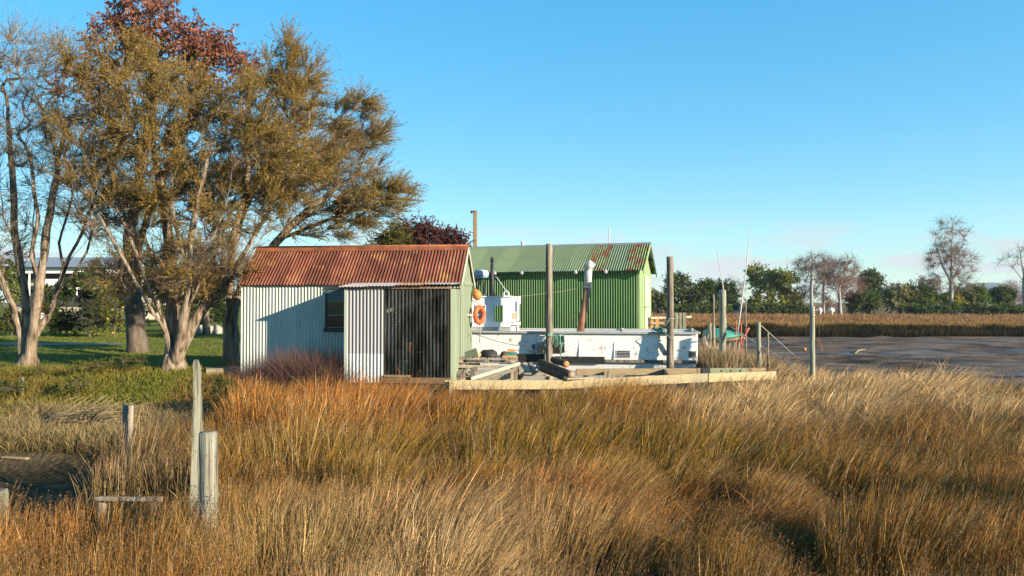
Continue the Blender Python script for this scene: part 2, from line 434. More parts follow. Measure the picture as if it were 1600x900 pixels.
M['pallet'] = surf('grey_pallet_wood', [(0.3,(0.20,0.165,0.12)),(0.5,(0.36,0.30,0.225)),(0.7,(0.52,0.45,0.35))], 8, 0.85, (1,1,1), bmp=0.3, rand=0.3)
M['log_bark'] = surf('dark_log_bark', [(0.3,(0.035,0.026,0.019)),(0.7,(0.11,0.08,0.055))], 9, 0.9, bmp=0.6)
M['log_end'] = surf('sawn_log_end', [(0.3,(0.40,0.26,0.12)),(0.7,(0.58,0.42,0.22))], 8, 0.8)
M['orange_timber'] = surf('fresh_orange_timber', [(0.3,(0.45,0.20,0.06)),(0.7,(0.60,0.31,0.11))], 6, 0.7)
M['teal'] = surf('teal_plastic', [(0.3,(0.02,0.15,0.15)),(0.7,(0.04,0.23,0.22))], 5, 0.5)
M['tarp'] = surf('green_boat_cover', [(0.3,(0.02,0.17,0.14)),(0.7,(0.045,0.26,0.20))], 4, 0.6, bmp=0.3, bdist=0.03, patch=[((0.03,0.20,0.25), 1.5, 0.5, 0.7, (1,1,1))])
M['rope_green'] = surf('sea_green_rope', [(0.3,(0.14,0.34,0.26)),(0.7,(0.25,0.47,0.36))], 20, 0.8)
M['rope_grey'] = surf('pale_rope', [(0.3,(0.34,0.31,0.26)),(0.7,(0.50,0.47,0.41))], 20, 0.8)
M['rope_blue'] = surf('blue_rope', [(0.3,(0.02,0.09,0.32)),(0.7,(0.04,0.16,0.45))], 20, 0.7)
M['rope_dark'] = surf('dark_cable', [(0.3,(0.03,0.03,0.03)),(0.7,(0.06,0.06,0.06))], 20, 0.7)
M['red_paint'] = surf('faded_red_paint', [(0.3,(0.40,0.07,0.05)),(0.7,(0.50,0.12,0.08))], 6, 0.6)
M['bracket_green'] = surf('green_steel_bracket', [(0.3,(0.17,0.20,0.12)),(0.7,(0.25,0.28,0.18))], 6, 0.6)
M['rock'] = surf('pale_boulder', [(0.3,(0.34,0.31,0.26)),(0.7,(0.52,0.49,0.43))], 3, 0.9, bmp=0.5, bdist=0.05)
M['bark_pale'] = surf('pale_flaky_bark', [(0.36,(0.05,0.035,0.024)),(0.47,(0.17,0.125,0.085)),(0.62,(0.36,0.29,0.22))], 9, 0.9, (1,1,0.16), bmp=1.0, bdist=0.08,
                 patch=[((0.14,0.075,0.045), 3, 0.58, 0.7, (1,1,0.4))])
M['bark_dark'] = surf('dark_bark', [(0.25,(0.04,0.032,0.024)),(0.5,(0.09,0.07,0.052)),(0.75,(0.15,0.12,0.09))], 7, 0.9, (1,1,0.18), bmp=0.8, bdist=0.03)
M['bark_birch'] = surf('white_birch_bark', [(0.3,(0.22,0.19,0.17)),(0.5,(0.45,0.42,0.39)),(0.7,(0.56,0.53,0.50))], 3, 0.85, (1,1,1.5), bmp=0.3)
M['leaf'] = leafmat('foliage', 0.35)
M['rush'] = leafmat('rush_stems', 0.25, 0.6)
M['house_white'] = surf('white_render', [(0.3,(0.72,0.71,0.68)),(0.7,(0.80,0.79,0.76))], 2, 0.6, bmp=0.02, raw=True)
M['house_grey'] = surf('grey_metal_roof', [(0.3,(0.25,0.27,0.29)),(0.7,(0.32,0.34,0.36))], 2, 0.5, bmp=0.02)
M['house_dark'] = surf('dark_recess_cladding', [(0.3,(0.03,0.03,0.03)),(0.7,(0.06,0.055,0.05))], 2, 0.6)
M['house_cream'] = surf('cream_wall', [(0.3,(0.56,0.49,0.36)),(0.7,(0.64,0.57,0.43))], 2, 0.7)
M['house_glass'] = surf('house_window_glass', [(0.3,(0.05,0.07,0.09)),(0.7,(0.10,0.13,0.16))], 1, 0.06, bmp=0.0, spec=0.6)
M['fence_red'] = surf('dark_red_boards', [(0.3,(0.10,0.022,0.018)),(0.7,(0.17,0.04,0.03))], 5, 0.8)
M['hill'] = surf('forested_hill', [(0.3,(0.05,0.07,0.04)),(0.7,(0.09,0.10,0.055))], 0.02, 0.9, bmp=0)

# ------------------------------------------------------------------ ground
def sst(a, b, x):
    t = np.clip((np.asarray(x, dtype=float) - a) / (b - a), 0, 1); return t*t*(3-2*t)
_perm = np.random.default_rng(3).random((256, 256))
def vnoise(x, y):
    x = np.asarray(x, dtype=float); y = np.asarray(y, dtype=float)
    xi = np.floor(x).astype(int); yi = np.floor(y).astype(int); fx = x - xi; fy = y - yi
    fx = fx*fx*(3-2*fx); fy = fy*fy*(3-2*fy)
    g = lambda a, b: _perm[a % 256, b % 256]
    return (g(xi,yi)*(1-fx)+g(xi+1,yi)*fx)*(1-fy) + (g(xi,yi+1)*(1-fx)+g(xi+1,yi+1)*fx)*fy
def fbm(x, y, o=4):
    s = 0; a = 0.5; n = 0
    for i in range(o):
        s = s + a*vnoise(x*2**i + 17.3*i, y*2**i + 5.1*i); n += a; a *= 0.5
    return s / n

def zones(x, y):
    """lawn, mud, far-bank, ditch weights"""
    x = np.asarray(x, dtype=float); y = np.asarray(y, dtype=float)
    wob = (fbm(x*0.35, y*0.35, 3) - 0.5) * 2.0
    xl = -5.6 + 4.6*sst(27, 40, y)
    lawn = sst(17.0, 23.0, y + wob*1.2) * sst(0.8, -1.2, x - xl + wob*0.4)
    sgn = ((x - 13.5)*4.5 + (y - 18.0)*4.0) / 6.02 + wob*0.6
    mud = sst(0.0, 2.6, sgn) * (1 - lawn)
    far = sst(74.0, 75.3, y + wob*1.2 - 0.02*x)
    mud = mud * (1 - far)
    ditch = np.maximum(sst(-5.7, -6.7, x + wob*0.4) * sst(7.4, 8.4, y) * sst(15.6, 14.2, y + wob*0.5), 0.55*sst(-3.6, -4.4, x + wob*0.3) * sst(7.4, 8.2, y) * sst(10.4, 9.6, y + wob*0.3))
    return lawn, mud, far, ditch
def gz(x, y):
    lawn, mud, far, ditch = zones(x, y)
    x = np.asarray(x, dtype=float); y = np.asarray(y, dtype=float)
    z = 0.05*(fbm(x*0.6, y*0.6, 3) - 0.5)*2
    z = z + lawn*(0.78 + 0.004*np.clip(y - 23, 0, 60)) - mud*0.6 - ditch*0.5
    z = z + (1 - lawn)*far*(0.0 + 0.7*sst(77, 114, y))
    z = z + mud*(0.16*(fbm(x*0.8+5, y*1.3, 3) - 0.5) + 0.14*(fbm(x*0.22, y*0.5, 4) - 0.5)*2 - 0.12*sst(0.62, 0.5, np.abs(fbm(x*0.10+3, y*0.16+9, 3)*2-1)+0.45))
    return z

def graded(lo, hi, fine_lo, fine_hi, step):
    a = list(np.arange(fine_lo, fine_hi + step/2, step)); s = step
    while a[-1] < hi: s *= 1.16; a.append(min(a[-1] + s, hi))
    b = []; s = step; c = fine_lo
    while c > lo: s *= 1.16; c = max(c - s, lo); b.append(c)
    return np.array(b[::-1] + a)
gx = graded(-4000, 4000, -16, 26, 0.33); gy = graded(-300, 4000, 3, 80, 0.36)
GX, GY = np.meshgrid(gx, gy); nxg, nyg = len(gx), len(gy)
gv = np.stack([GX, GY, gz(GX, GY)], -1).reshape(-1, 3)
ii = (np.arange(nyg-1)[:, None]*nxg + np.arange(nxg-1)[None]).ravel()
gf = np.stack([ii, ii+1, ii+1+nxg, ii+nxg], 1)
lw, mw, fw_, dw = zones(GX.ravel(), GY.ravel())
m, nt, b = nodemat('ground')
at_ = nt.nodes.new('ShaderNodeAttribute'); at_.attribute_name = 'col'
sp_ = nt.nodes.new('ShaderNodeSeparateColor'); nt.links.new(at_.outputs['Color'], sp_.inputs[0])
n1 = noise_tex(nt, 1.3, 6); n2 = noise_tex(nt, 0.25, 5, (1, 2.2, 1)); n3 = noise_tex(nt, 9, 5)
soil = ramp(nt, n1, [(0.3,(0.030,0.022,0.012)),(0.55,(0.065,0.046,0.024)),(0.75,(0.12,0.09,0.05))])
lawnc = ramp(nt, n3, [(0.3,(0.055,0.072,0.012)),(0.55,(0.115,0.13,0.02)),(0.75,(0.18,0.17,0.035))])
mudc = ramp(nt, n2, [(0.36,(0.042,0.030,0.023)),(0.5,(0.108,0.076,0.056)),(0.64,(0.175,0.125,0.088))])
farc = ramp(nt, n1, [(0.3,(0.09,0.05,0.02)),(0.7,(0.22,0.13,0.06))])
c = mixc(nt, sp_.outputs[0], soil, lawnc)
c = mixc(nt, sp_.outputs[2], c, farc)
c = mixc(nt, sp_.outputs[1], c, mudc)
nt.links.new(c, b.inputs['Base Color'])
wet = noise_tex(nt, 0.16, 6, (0.55, 2.4, 1), rough=0.6)
wetm = maprange(nt, wet, 0.53, 0.60)
mm = nt.nodes.new('ShaderNodeMath'); mm.operation = 'MULTIPLY'
nt.links.new(wetm, mm.inputs[0]); nt.links.new(sp_.outputs[1], mm.inputs[1])
nt.links.new(maprange(nt, mm.outputs[0], 0, 1, 0.95, 0.34), b.inputs['Roughness'])
setin(b, 'Specular IOR Level', 0.08)
bh = nt.nodes.new('ShaderNodeMath'); bh.operation = 'ADD'
nt.links.new(n1, bh.inputs[0]); nt.links.new(n3, bh.inputs[1])
bump(nt, b, bh.outputs[0], 0.8, 0.14)
gcol = np.stack([lw, np.maximum(mw, fw_*(1-lw)*sst(78.5, 77.0, GY.ravel())), fw_*(1-lw)], 1)
ground = struct(mesh_np('ground', gv, [gf], m, col=gcol, smooth=True))

# gravel path crossing the lawn on the left
pm = surf('grey_path_gravel', [(0.3,(0.13,0.125,0.12)),(0.7,(0.20,0.19,0.18))], 12, 0.9)
px_ = np.linspace(-34, -19.0, 30); pv = []; 
for x in px_:
    for k in (-0.7, 0.7):
        y = 36.0 + k + 0.02*(x+20)**2*0.3
        pv.append((x, y, float(gz(x, y)) + 0.02))
pf = np.array([(2*i, 2*i+2, 2*i+3, 2*i+1) for i in range(len(px_)-1)])
struct(mesh_np('path', np.array(pv), [pf], pm))

# ------------------------------------------------------------------ blades (rushes, grass)
def blades(name, P, H, W, lean, cb, cm, ct, mat, segs=3, parent=None, bend=1.7, phi=None, tipw=0.55):
    n = len(P); P = np.asarray(P); 
    phi = rng.uniform(-1.0, 1.0, n) if phi is None else phi
    side = np.stack([np.cos(phi), np.sin(phi), np.zeros(n)], 1)
    V = np.zeros((n, 2*segs+1, 3)); K = np.zeros((n, 2*segs+1, 3))
    for s in range(segs+1):
        t = s / segs
        c = P.copy()
        L = np.linalg.norm(lean, axis=1)
        c[:, 2] += H*t*(1 - 0.32*np.minimum(L, 1.3)*t)
        c[:, :2] += lean*(H*t**bend)[:, None]
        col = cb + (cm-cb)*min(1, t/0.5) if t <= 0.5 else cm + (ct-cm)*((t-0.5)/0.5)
        if s < segs:
            hw = (W*0.5*(1 - (1-tipw)*t))[:, None]
            V[:, 2*s] = c - side*hw; V[:, 2*s+1] = c + side*hw
            K[:, 2*s] = col; K[:, 2*s+1] = col
        else:
            V[:, 2*s] = c; K[:, 2*s] = col
    k = 2*segs+1; base = (np.arange(n)*k)[:, None]
    quads = np.concatenate([base + np.array([[2*s, 2*s+1, 2*s+3, 2*s+2]]) for s in range(segs-1)]) if segs > 1 else None
    tris = base + np.array([[2*segs-2, 2*segs-1, 2*segs]])
    fl = ([quads] if quads is not None else []) + [tris]
    return mesh_np(name, V.reshape(-1, 3), fl, mat, parent, col=K.reshape(-1, 3))

def lerp(a, b, t): return a + (b - a)*t[:, None]
def colr(*c): return np.array(c, dtype=float)[None]

def px_of(x, y, z=0.8):
    """picture position of ground points, used to read hollows and colour zones off the photograph's map"""
    zc = y*CP + (z-EYE)*SP; yc = -y*SP + (z-EYE)*CP
    return 800 + F*x/zc, 450 - F*yc/zc
# hollows between the rush clumps (plan position, radii, depth)
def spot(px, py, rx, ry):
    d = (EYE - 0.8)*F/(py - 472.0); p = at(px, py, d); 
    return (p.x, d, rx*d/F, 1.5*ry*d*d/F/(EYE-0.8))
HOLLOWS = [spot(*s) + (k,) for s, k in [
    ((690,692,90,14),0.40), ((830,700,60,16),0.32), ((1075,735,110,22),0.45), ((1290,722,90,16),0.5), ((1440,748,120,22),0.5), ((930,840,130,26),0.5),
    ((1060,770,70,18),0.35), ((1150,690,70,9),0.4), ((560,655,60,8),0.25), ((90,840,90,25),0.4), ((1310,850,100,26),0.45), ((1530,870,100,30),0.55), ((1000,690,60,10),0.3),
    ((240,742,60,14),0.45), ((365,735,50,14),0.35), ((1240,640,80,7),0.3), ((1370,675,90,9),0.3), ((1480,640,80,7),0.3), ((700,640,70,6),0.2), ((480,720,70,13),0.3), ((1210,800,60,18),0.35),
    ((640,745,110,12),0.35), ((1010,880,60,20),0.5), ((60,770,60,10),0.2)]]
MOUNDS = [spot(*s) + (k,) for s, k in [((700,790,170,22),0.30), ((1130,830,110,25),0.28), ((1200,640,160,10),0.22), ((560,618,120,7),0.2), ((1400,800,120,18),0.2), ((880,735,110,14),0.2), ((460,780,90,15),0.15)]]
def tuss(x, y, cw=1.55, ch=1.15, sd=0):
    """tussocks: distance to the nearest clump centre, clump number and offset from its centre"""
    x = x + 0.5*(fbm(x*0.6+sd, y*0.6, 2)-0.5); y = y + 0.5*(fbm(x*0.6+9+sd, y*0.6+4, 2)-0.5)
    ix = np.floor(x/cw).astype(int); iy = np.floor(y/ch).astype(int)
    best = np.full(x.shape, 1e9); cid = np.zeros(x.shape); ox = np.zeros(x.shape); oy = np.zeros(x.shape)
    for dx in (-1, 0, 1):
        for dy in (-1, 0, 1):
            a, b = ix+dx, iy+dy
            cx = (a + 0.5 + 0.8*(_perm[(a+sd)%256, b%256]-0.5))*cw; cy = (b + 0.5 + 0.8*(_perm[(b+77)%256, (a+31+sd)%256]-0.5))*ch
            d = np.hypot((x-cx)/cw, (y-cy)/ch); m_ = d < best
            best = np.where(m_, d, best); cid = np.where(m_, _perm[(a*3+b*7+13)%256, (b*5+a+sd)%256], cid); ox = np.where(m_, x-cx, ox); oy = np.where(m_, y-cy, oy)
    return best, cid, ox, oy
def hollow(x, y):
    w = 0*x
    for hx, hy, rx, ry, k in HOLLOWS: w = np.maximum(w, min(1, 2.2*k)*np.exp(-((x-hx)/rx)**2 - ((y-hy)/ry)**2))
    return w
def rush_height(x, y):
    td, tc, _, _ = tuss(x, y)
    h = (0.62 + 0.72*fbm(x*0.45+3.1, y*0.38+7.7, 3) + 0.16*(vnoise(x*1.7, y*1.4)-0.5))*(1.14 - 0.75*np.clip(td-0.1, 0, 0.8)**1.3 + 0.30*(tc-0.5))
    for mx_, my_, rx, ry, k in MOUNDS:
        h = h + k*np.exp(-((x-mx_)/rx)**2 - ((y-my_)/ry)**2)
    h = np.maximum(h, 1.16*sst(7.5, 6.9, y)*sst(-1.6, -2.2, x))
    for hx, hy, rx, ry, k in HOLLOWS:
        h = h*(1 - min(0.8, 1.35*k)*np.exp(-((x-hx)/rx)**2 - ((y-hy)/ry)**2))
    return h

def rush_field(n, ylo, yhi, wscale, seed):
    g = np.random.default_rng(seed)
    yy = np.sqrt(g.uniform(ylo**2, yhi**2, n)); xx = g.uniform(-0.74, 0.74, n)*yy*1.02
    # clumping: pull stems towards tussock centres
    cs = 0.42; cx = (np.floor(xx/cs)+0.5)*cs; cy = (np.floor(yy/cs)+0.5)*cs
    j = vnoise(cx*7.7, cy*9.1)-0.5; j2 = vnoise(cx*5.3+40, cy*6.1)-0.5
    pull = g.uniform(0, 0.6, n)
    xx = xx + (cx + j*cs*0.8 - xx)*pull; yy = yy + (cy + j2*cs*0.8 - yy)*pull
    lawn, mud, far, ditch = zones(xx, yy)
    keep = (lawn < 0.25) & (mud < 0.45) & (ditch < 0.25) & (far < 0.1)
    keep &= ~((xx < -5.9 - 0.25*(yy-10)) & (yy > 8.0))                                 # the open bank on the left
    keep &= ~((xx < -4.4) & (yy > 12.5+0.5*(xx+9)) & (xx < -0.42*yy+0.5))
    u = (xx-SH.o.x)*SH.U.x + (yy-SH.o.y)*SH.U.y; v = (xx-SH.o.x)*SH.V.x + (yy-SH.o.y)*SH.V.y
    keep &= ~((u > -6.9) & (u < 0.2) & (v > -1.1))                                      # under the shed
    keep &= ~((yy > 19.2+0.235*(xx+1.8)) & (xx > -2.0) & (xx < 5.6))
    keep &= ~((yy > 23.3) & (xx < 6.6))
    xx, yy = xx[keep], yy[keep]; n = len(xx); cx2 = np.round(xx/0.5); cy2 = np.round(yy/0.5)
    h = rush_height(xx, yy)
    px, py = px_of(xx, yy)
    near_deck = sst(3.4, 0.6, (19.4+0.235*(xx+1.8)) - yy)*sst(-2.6, -1.9, xx)*(1-0.65*sst(1.8, 3.2, xx))*sst(6.5, 4.5, xx)
    h = h*(1 - 0.60*near_deck); h = h*(1 - 0.22*sst(15.5, 18.0, yy)*(1-near_deck)*sst(-1.5, -2.5, xx))
    H = h*g.uniform(0.62, 1.10, n)
    P = np.stack([xx, yy, gz(xx, yy) - 0.02], 1)
    # wind lean: to the right, stronger on the right-hand side
    lr = 0.08 + 0.32*sst(380, 1150, px) + 0.30*(fbm(xx*0.5+11, yy*0.5, 2)-0.5)
    lr = lr + 0.22*np.exp(-((px-760)/280)**2-((py-830)/80)**2)
    lr = lr*(0.35 + 0.65*sst(900, 600, py) + 0.25*sst(300,800,px))
    lean = np.stack([lr + g.normal(0, 0.11, n), g.normal(0.02, 0.11, n)], 1)
    td, tc, ox, oy = tuss(xx, yy); tc2 = (tc*7.31) % 1.0
    lean = lean + np.stack([ox*0.30 + 0.18*(tc2-0.5), oy*0.22], 1)
    # colour: real differences between old straw, orange and olive rush patches
    w_ = (fbm(xx*0.33+50, yy*0.33+20, 3)-0.5)*2 + 0.75*(tc-0.5)
    straw = sst(0.15, 1.0, 1.05*np.exp(-((px-690)/330)**2-((py-860)/95)**2) + 1.0*sst(930, 1120, px)*sst(700, 590, py) + 0.22*sst(930,1250,px)*sst(740,860,py)+0.55*w_ )
    orange = sst(0.15, 0.9, np.exp(-((px-470)/260)**2-((py-615)/48)**2)*1.25 + 0.55*np.exp(-((px-1330)/330)**2-((py-600)/120)**2) + 0.6*w_[::1]*0.5 + 0.25*np.exp(-((px-150)/260)**2-((py-850)/110)**2))
    olive = sst(0.1, 0.8, np.exp(-((px-800)/380)**2-((py-670)/65)**2)*1.0 + 0.3*np.exp(-((px-1150)/250)**2-((py-790)/60)**2) - 0.4*w_)
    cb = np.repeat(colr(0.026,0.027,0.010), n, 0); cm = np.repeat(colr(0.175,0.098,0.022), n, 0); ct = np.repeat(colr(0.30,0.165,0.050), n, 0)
    cm = lerp(cm, colr(0.21,0.135,0.015), olive); ct = lerp(ct, colr(0.30,0.185,0.036), olive)
    cm = lerp(cm, colr(0.27,0.125,0.016), orange*0.85); ct = lerp(ct, colr(0.34,0.145,0.030), orange*0.85)
    cm = lerp(cm, colr(0.34,0.225,0.095), straw); ct = lerp(ct, colr(0.54,0.375,0.19), straw); cb = lerp(cb, colr(0.075,0.058,0.024), straw*0.7)
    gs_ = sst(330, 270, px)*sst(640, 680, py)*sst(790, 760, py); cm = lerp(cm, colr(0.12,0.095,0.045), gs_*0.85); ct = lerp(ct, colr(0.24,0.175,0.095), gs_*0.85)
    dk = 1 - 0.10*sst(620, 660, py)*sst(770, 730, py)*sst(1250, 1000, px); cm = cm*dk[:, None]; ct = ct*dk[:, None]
    hollow_shade = hollow(xx, yy)                       # shade between the clumps, painted in as darker, greener stems
    cm = lerp(cm, colr(0.034,0.038,0.012), hollow_shade*0.85); ct = lerp(ct, colr(0.095,0.068,0.024), hollow_shade*0.75); cb = lerp(cb, colr(0.015,0.017,0.007), hollow_shade)
    rust = (tc2 > 0.72)*0.55*sst(0.95, 0.3, straw)*(1-gs_)*(1-0.5*sst(400, 250, px)); cm = lerp(cm, colr(0.25,0.10,0.020), rust); ct = lerp(ct, colr(0.33,0.14,0.042), rust)
    green = (tc2 < 0.15)*0.5; cm = lerp(cm, colr(0.095,0.080,0.013), green); ct = lerp(ct, colr(0.20,0.14,0.032), green)
    k3 = np.stack([1-0.07*(1-straw*.6), 1-0.15*(1-straw*.6), 1-0.20*(1-straw*.6)], 1); cm = cm*k3; ct = ct*k3*1.06
    br = np.exp(g.normal(0.02, 0.36, n) + 0.5*(tc-0.5) + 0.3*(vnoise(cx2*3.3, cy2*2.9)-0.5))[:, None]; pale = (g.random(n) < 0.12)*g.random(n)
    cb = cb*br; cm = lerp(cm*br, colr(0.40,0.31,0.18), pale); ct = lerp(ct*br, colr(0.52,0.40,0.24), pale)
    W = wscale*np.maximum(yy, 5.5)*g.uniform(0.65, 1.2, n)*np.where(g.random(n) < 0.14, 1.8, 1.0)
    return P, H, W, lean, cb, cm, ct
def gat(px, py, lo=5.0, hi=140.0, lift=0.0):
    """point of the ground seen at a pixel"""
    for d in np.arange(lo, hi, 0.1):
        q = at(px, py, float(d))
        if q.z <= float(gz(q.x, q.y)) + lift: return q
    return at(px, py, hi)
# ------------------------------------------------------------------ trees
def grow(seeds, targets, bf=0.25, seg=0.35, down=0.7, curve=0.45, jit=0.03, g=None):
    """branch skeleton: main stems given, then each crown point joins the nearest limb"""
    pos = []; par = []; pl = []
    for line in seeds:
        line = [Vector(p) for p in line]
        if not pos:
            pos.append(line[0]); par.append(-1); pl.append(0.0); last = 0
        else:
            d = [(p - line[0]).length for p in pos]; last = int(np.argmin(d))
        for a, b in zip(line[:-1], line[1:]):
            L = (b-a).length; k = max(1, int(L/seg))
            for i in range(1, k+1):
                q = a.lerp(b, i/k)
                if i < k: q = q + Vector(g.normal(0, jit*0.6, 3))
                pos.append(q); par.append(last); pl.append(pl[last] + L/k); last = len(pos)-1
    A = np.array([p[:] for p in pos]); PL = np.array(pl); nb = len(pos)
    T = np.array(targets); dmin = np.array([np.min(np.linalg.norm(A - t, axis=1)) for t in T])
    tips = []
    low = A[:, 2].min() + 0.35*(np.percentile(T[:, 2], 5) - A[:, 2].min())
    for ti in np.argsort(dmin):
        t = T[ti]
        dv = t - A; d = np.linalg.norm(dv, axis=1)
        cost = d + bf*PL + down*np.maximum(0, A[:, 2] - t[2]) + 3.0*np.maximum(0, low - A[:, 2])
        j = int(np.argmin(cost)); a = Vector(A[j]); b = Vector(t); L = (b-a).length
        if L < 0.05: continue
        pd = (a - Vector(A[par[j]])).normalized() if par[j] >= 0 else Vector((0,0,1))
        c = a + pd*(L*curve) + Vector((0,0,0.10*L))
        k = max(2, int(L/seg)); last = j; newp = []
        for i in range(1, k+1):
            s = i/k; q = a*((1-s)**2) + c*(2*s*(1-s)) + b*(s*s)
            if i < k: q = q + Vector(g.normal(0, jit, 3))
            newp.append(q[:]); par.append(last); PL = np.append(PL, PL[last] + L/k); last = len(A) + len(newp) - 1
        A = np.concatenate([A, np.array(newp)]); tips.append(len(A)-1)
    return A, np.array(par), tips

def radii(A, par, r_tip, r_base, e=2.4):
    n = len(A); s = np.zeros(n); child = np.zeros(n, dtype=int)
    for i in range(n): 
        if par[i] >= 0: child[par[i]] += 1
    for i in range(n-1, -1, -1):
        if child[i] == 0: s[i] += r_tip**e
        if par[i] >= 0: s[par[i]] += s[i]
    r = s**(1/e)
    k = math.log(r_base/r_tip) / math.log(max(r[0]/r_tip, 1.01))
    return r_tip*(r/r_tip)**k

def skeleton_mesh(name, A, par, r, mat, parent, rmin=0.0, rmax=9.0, flare=None, sides=6):
    n = len(A); ch = [[] for _ in range(n)]
    for i in range(n):
        if par[i] >= 0: ch[par[i]].append(i)
    mb = MB(); starts = [0]
    done = 0
    while starts:
        s = starts.pop(); chain = [s] if par[s] < 0 else [par[s], s]
        cur = s
        while ch[cur]:
            c = sorted(ch[cur], key=lambda k: -r[k])
            starts += c[1:]; cur = c[0]; chain.append(cur)
        rr = [r[k] for k in chain]
        if par[s] >= 0: rr[0] = min(rr[0], rr[1]*1.25)
        pp = [Vector(A[k]) for k in chain]
        lo = next((i for i in range(len(rr)) if rr[i] <= rmax), None)
        if lo is None: continue
        hi = len(rr)
        while hi > 0 and rr[hi-1] < rmin: hi -= 1
        lo = max(0, lo-1) if rmax < 9 else 0
        pp = pp[lo:hi]; rr = rr[lo:hi]
        if len(pp) < 2: continue
        if flare and s == 0 and rmax > 8: 
            for i in range(len(rr)):
                hgt = (pp[i]-pp[0]).length
                rr[i] *= 1 + flare*math.exp(-hgt/0.35)
            pp[0] = pp[0] - Vector((0,0,0.25))
        sd = sides if max(rr) > 0.03 else (4 if max(rr) > 0.012 else 3)
        mb.tube(pp, rr, sd if max(rr) < 0.12 else 10, cap=True, wob=0.10 if max(rr) > 0.03 else 0)
    if not mb.v: return None
    return mb.build(name, mat, parent)

def rand_dirs(n, g):
    v = g.normal(0, 1, (n, 3)); return v/np.linalg.norm(v, axis=1)[:, None]
def norm_(v): return v/np.maximum(np.linalg.norm(v, axis=1), 1e-6)[:, None]

def sprays(tp, td, g, ntw=6, tl=0.5, wind=(0,0,0), a=1.0, b=0.8, nleaf=12, ll=0.06, lw=0.016, cA=(0.1,0.08,0.02), cB=(0.06,0.065,0.02), twc=(0.16,0.12,0.08), tww=0.007, diamond=False, droop=0.0, lspread=0.7, cvar=0.25):
    """leafy twigs at the branch tips: returns verts, faces, colours"""
    n = len(tp); tp = np.repeat(tp, ntw, 0); td = np.repeat(td, ntw, 0); N = len(tp)
    mixf = np.repeat(g.random(n), ntw)
    d = norm_(td*a + rand_dirs(N, g)*b + np.array(wind)[None])
    L = tl*g.uniform(0.5, 1.25, N)
    base = tp + rand_dirs(N, g)*0.06*tl*g.random(N)[:, None]
    VS = []; FS = []; CS = []; o = 0
    if tww > 0:
        sd = norm_(np.cross(d, rand_dirs(N, g)))*tww*0.5
        V = np.stack([base - sd, base + sd, base + d*L[:, None]], 1).reshape(-1, 3)
        VS.append(V); FS.append(np.arange(3*N).reshape(-1, 3)); o = 3*N
        CS.append(np.repeat(np.array(twc)[None]*np.exp(g.normal(0, 0.25, (N,1))), 3, 0))
    if nleaf > 0:
        R = N*nleaf
        s = np.tile(np.linspace(0.2, 1.0, nleaf), N) + g.uniform(-0.06, 0.06, R)
        dd = np.repeat(d, nleaf, 0)
        P = np.repeat(base, nleaf, 0) + dd*(s*np.repeat(L, nleaf))[:, None]
        ld = norm_(dd*0.8 + rand_dirs(R, g)*lspread + np.array([[0,0,-droop]]))
        sv = norm_(np.cross(ld, rand_dirs(R, g)))
        LL = (ll*g.uniform(0.6, 1.3, R))[:, None]; LW = (lw*g.uniform(0.7, 1.2, R))[:, None]
        cm = np.repeat(mixf, nleaf)*0.65 + g.random(R)*0.35
        col = (np.array(cA)[None]*(1-cm[:, None]) + np.array(cB)[None]*cm[:, None])*np.exp(g.normal(0, cvar, (R, 1)))
        if diamond:
            V = np.stack([P, P + ld*LL*0.5 + sv*LW*0.5, P + ld*LL, P + ld*LL*0.5 - sv*LW*0.5], 1).reshape(-1, 3)
            FQ = np.arange(4*R).reshape(-1, 4) + o; VS.append(V); CS.append(np.repeat(col, 4, 0))
            return np.concatenate(VS), FS + [FQ], np.concatenate(CS)
        V = np.stack([P - sv*LW*0.5, P + sv*LW*0.5, P + ld*LL], 1).reshape(-1, 3)
        FS.append(np.arange(3*R).reshape(-1, 3) + o); VS.append(V); CS.append(np.repeat(col, 3, 0))
    return np.concatenate(VS), FS, np.concatenate(CS)

def ell_targets(ells, d0, n, g, dr=None, shell=0.35):
    """crown points: ells = (px,py,rx,ry,weight[,depth offset[,depth radius m]])"""
    w = np.array([e[4] for e in ells], dtype=float); w /= w.sum(); out = []
    for e, k in zip(ells, (w*n).round().astype(int)):
        off = e[5] if len(e) > 5 else 0.0
        d = d0 + off; c = at(e[0], e[1], d); rx = e[2]*d/F; rz = e[3]*d/F
        ry = e[6] if len(e) > 6 else max(0.6, min(rx, 2.2)*0.9)
        v = rand_dirs(k, g)*(g.random(k)**(1/3)*(1-shell) + shell*g.random(k)**0.2)[:, None]
        out.append(np.array(c)[None] + v*np.array([[rx, ry, rz]]))
    return np.concatenate(out)

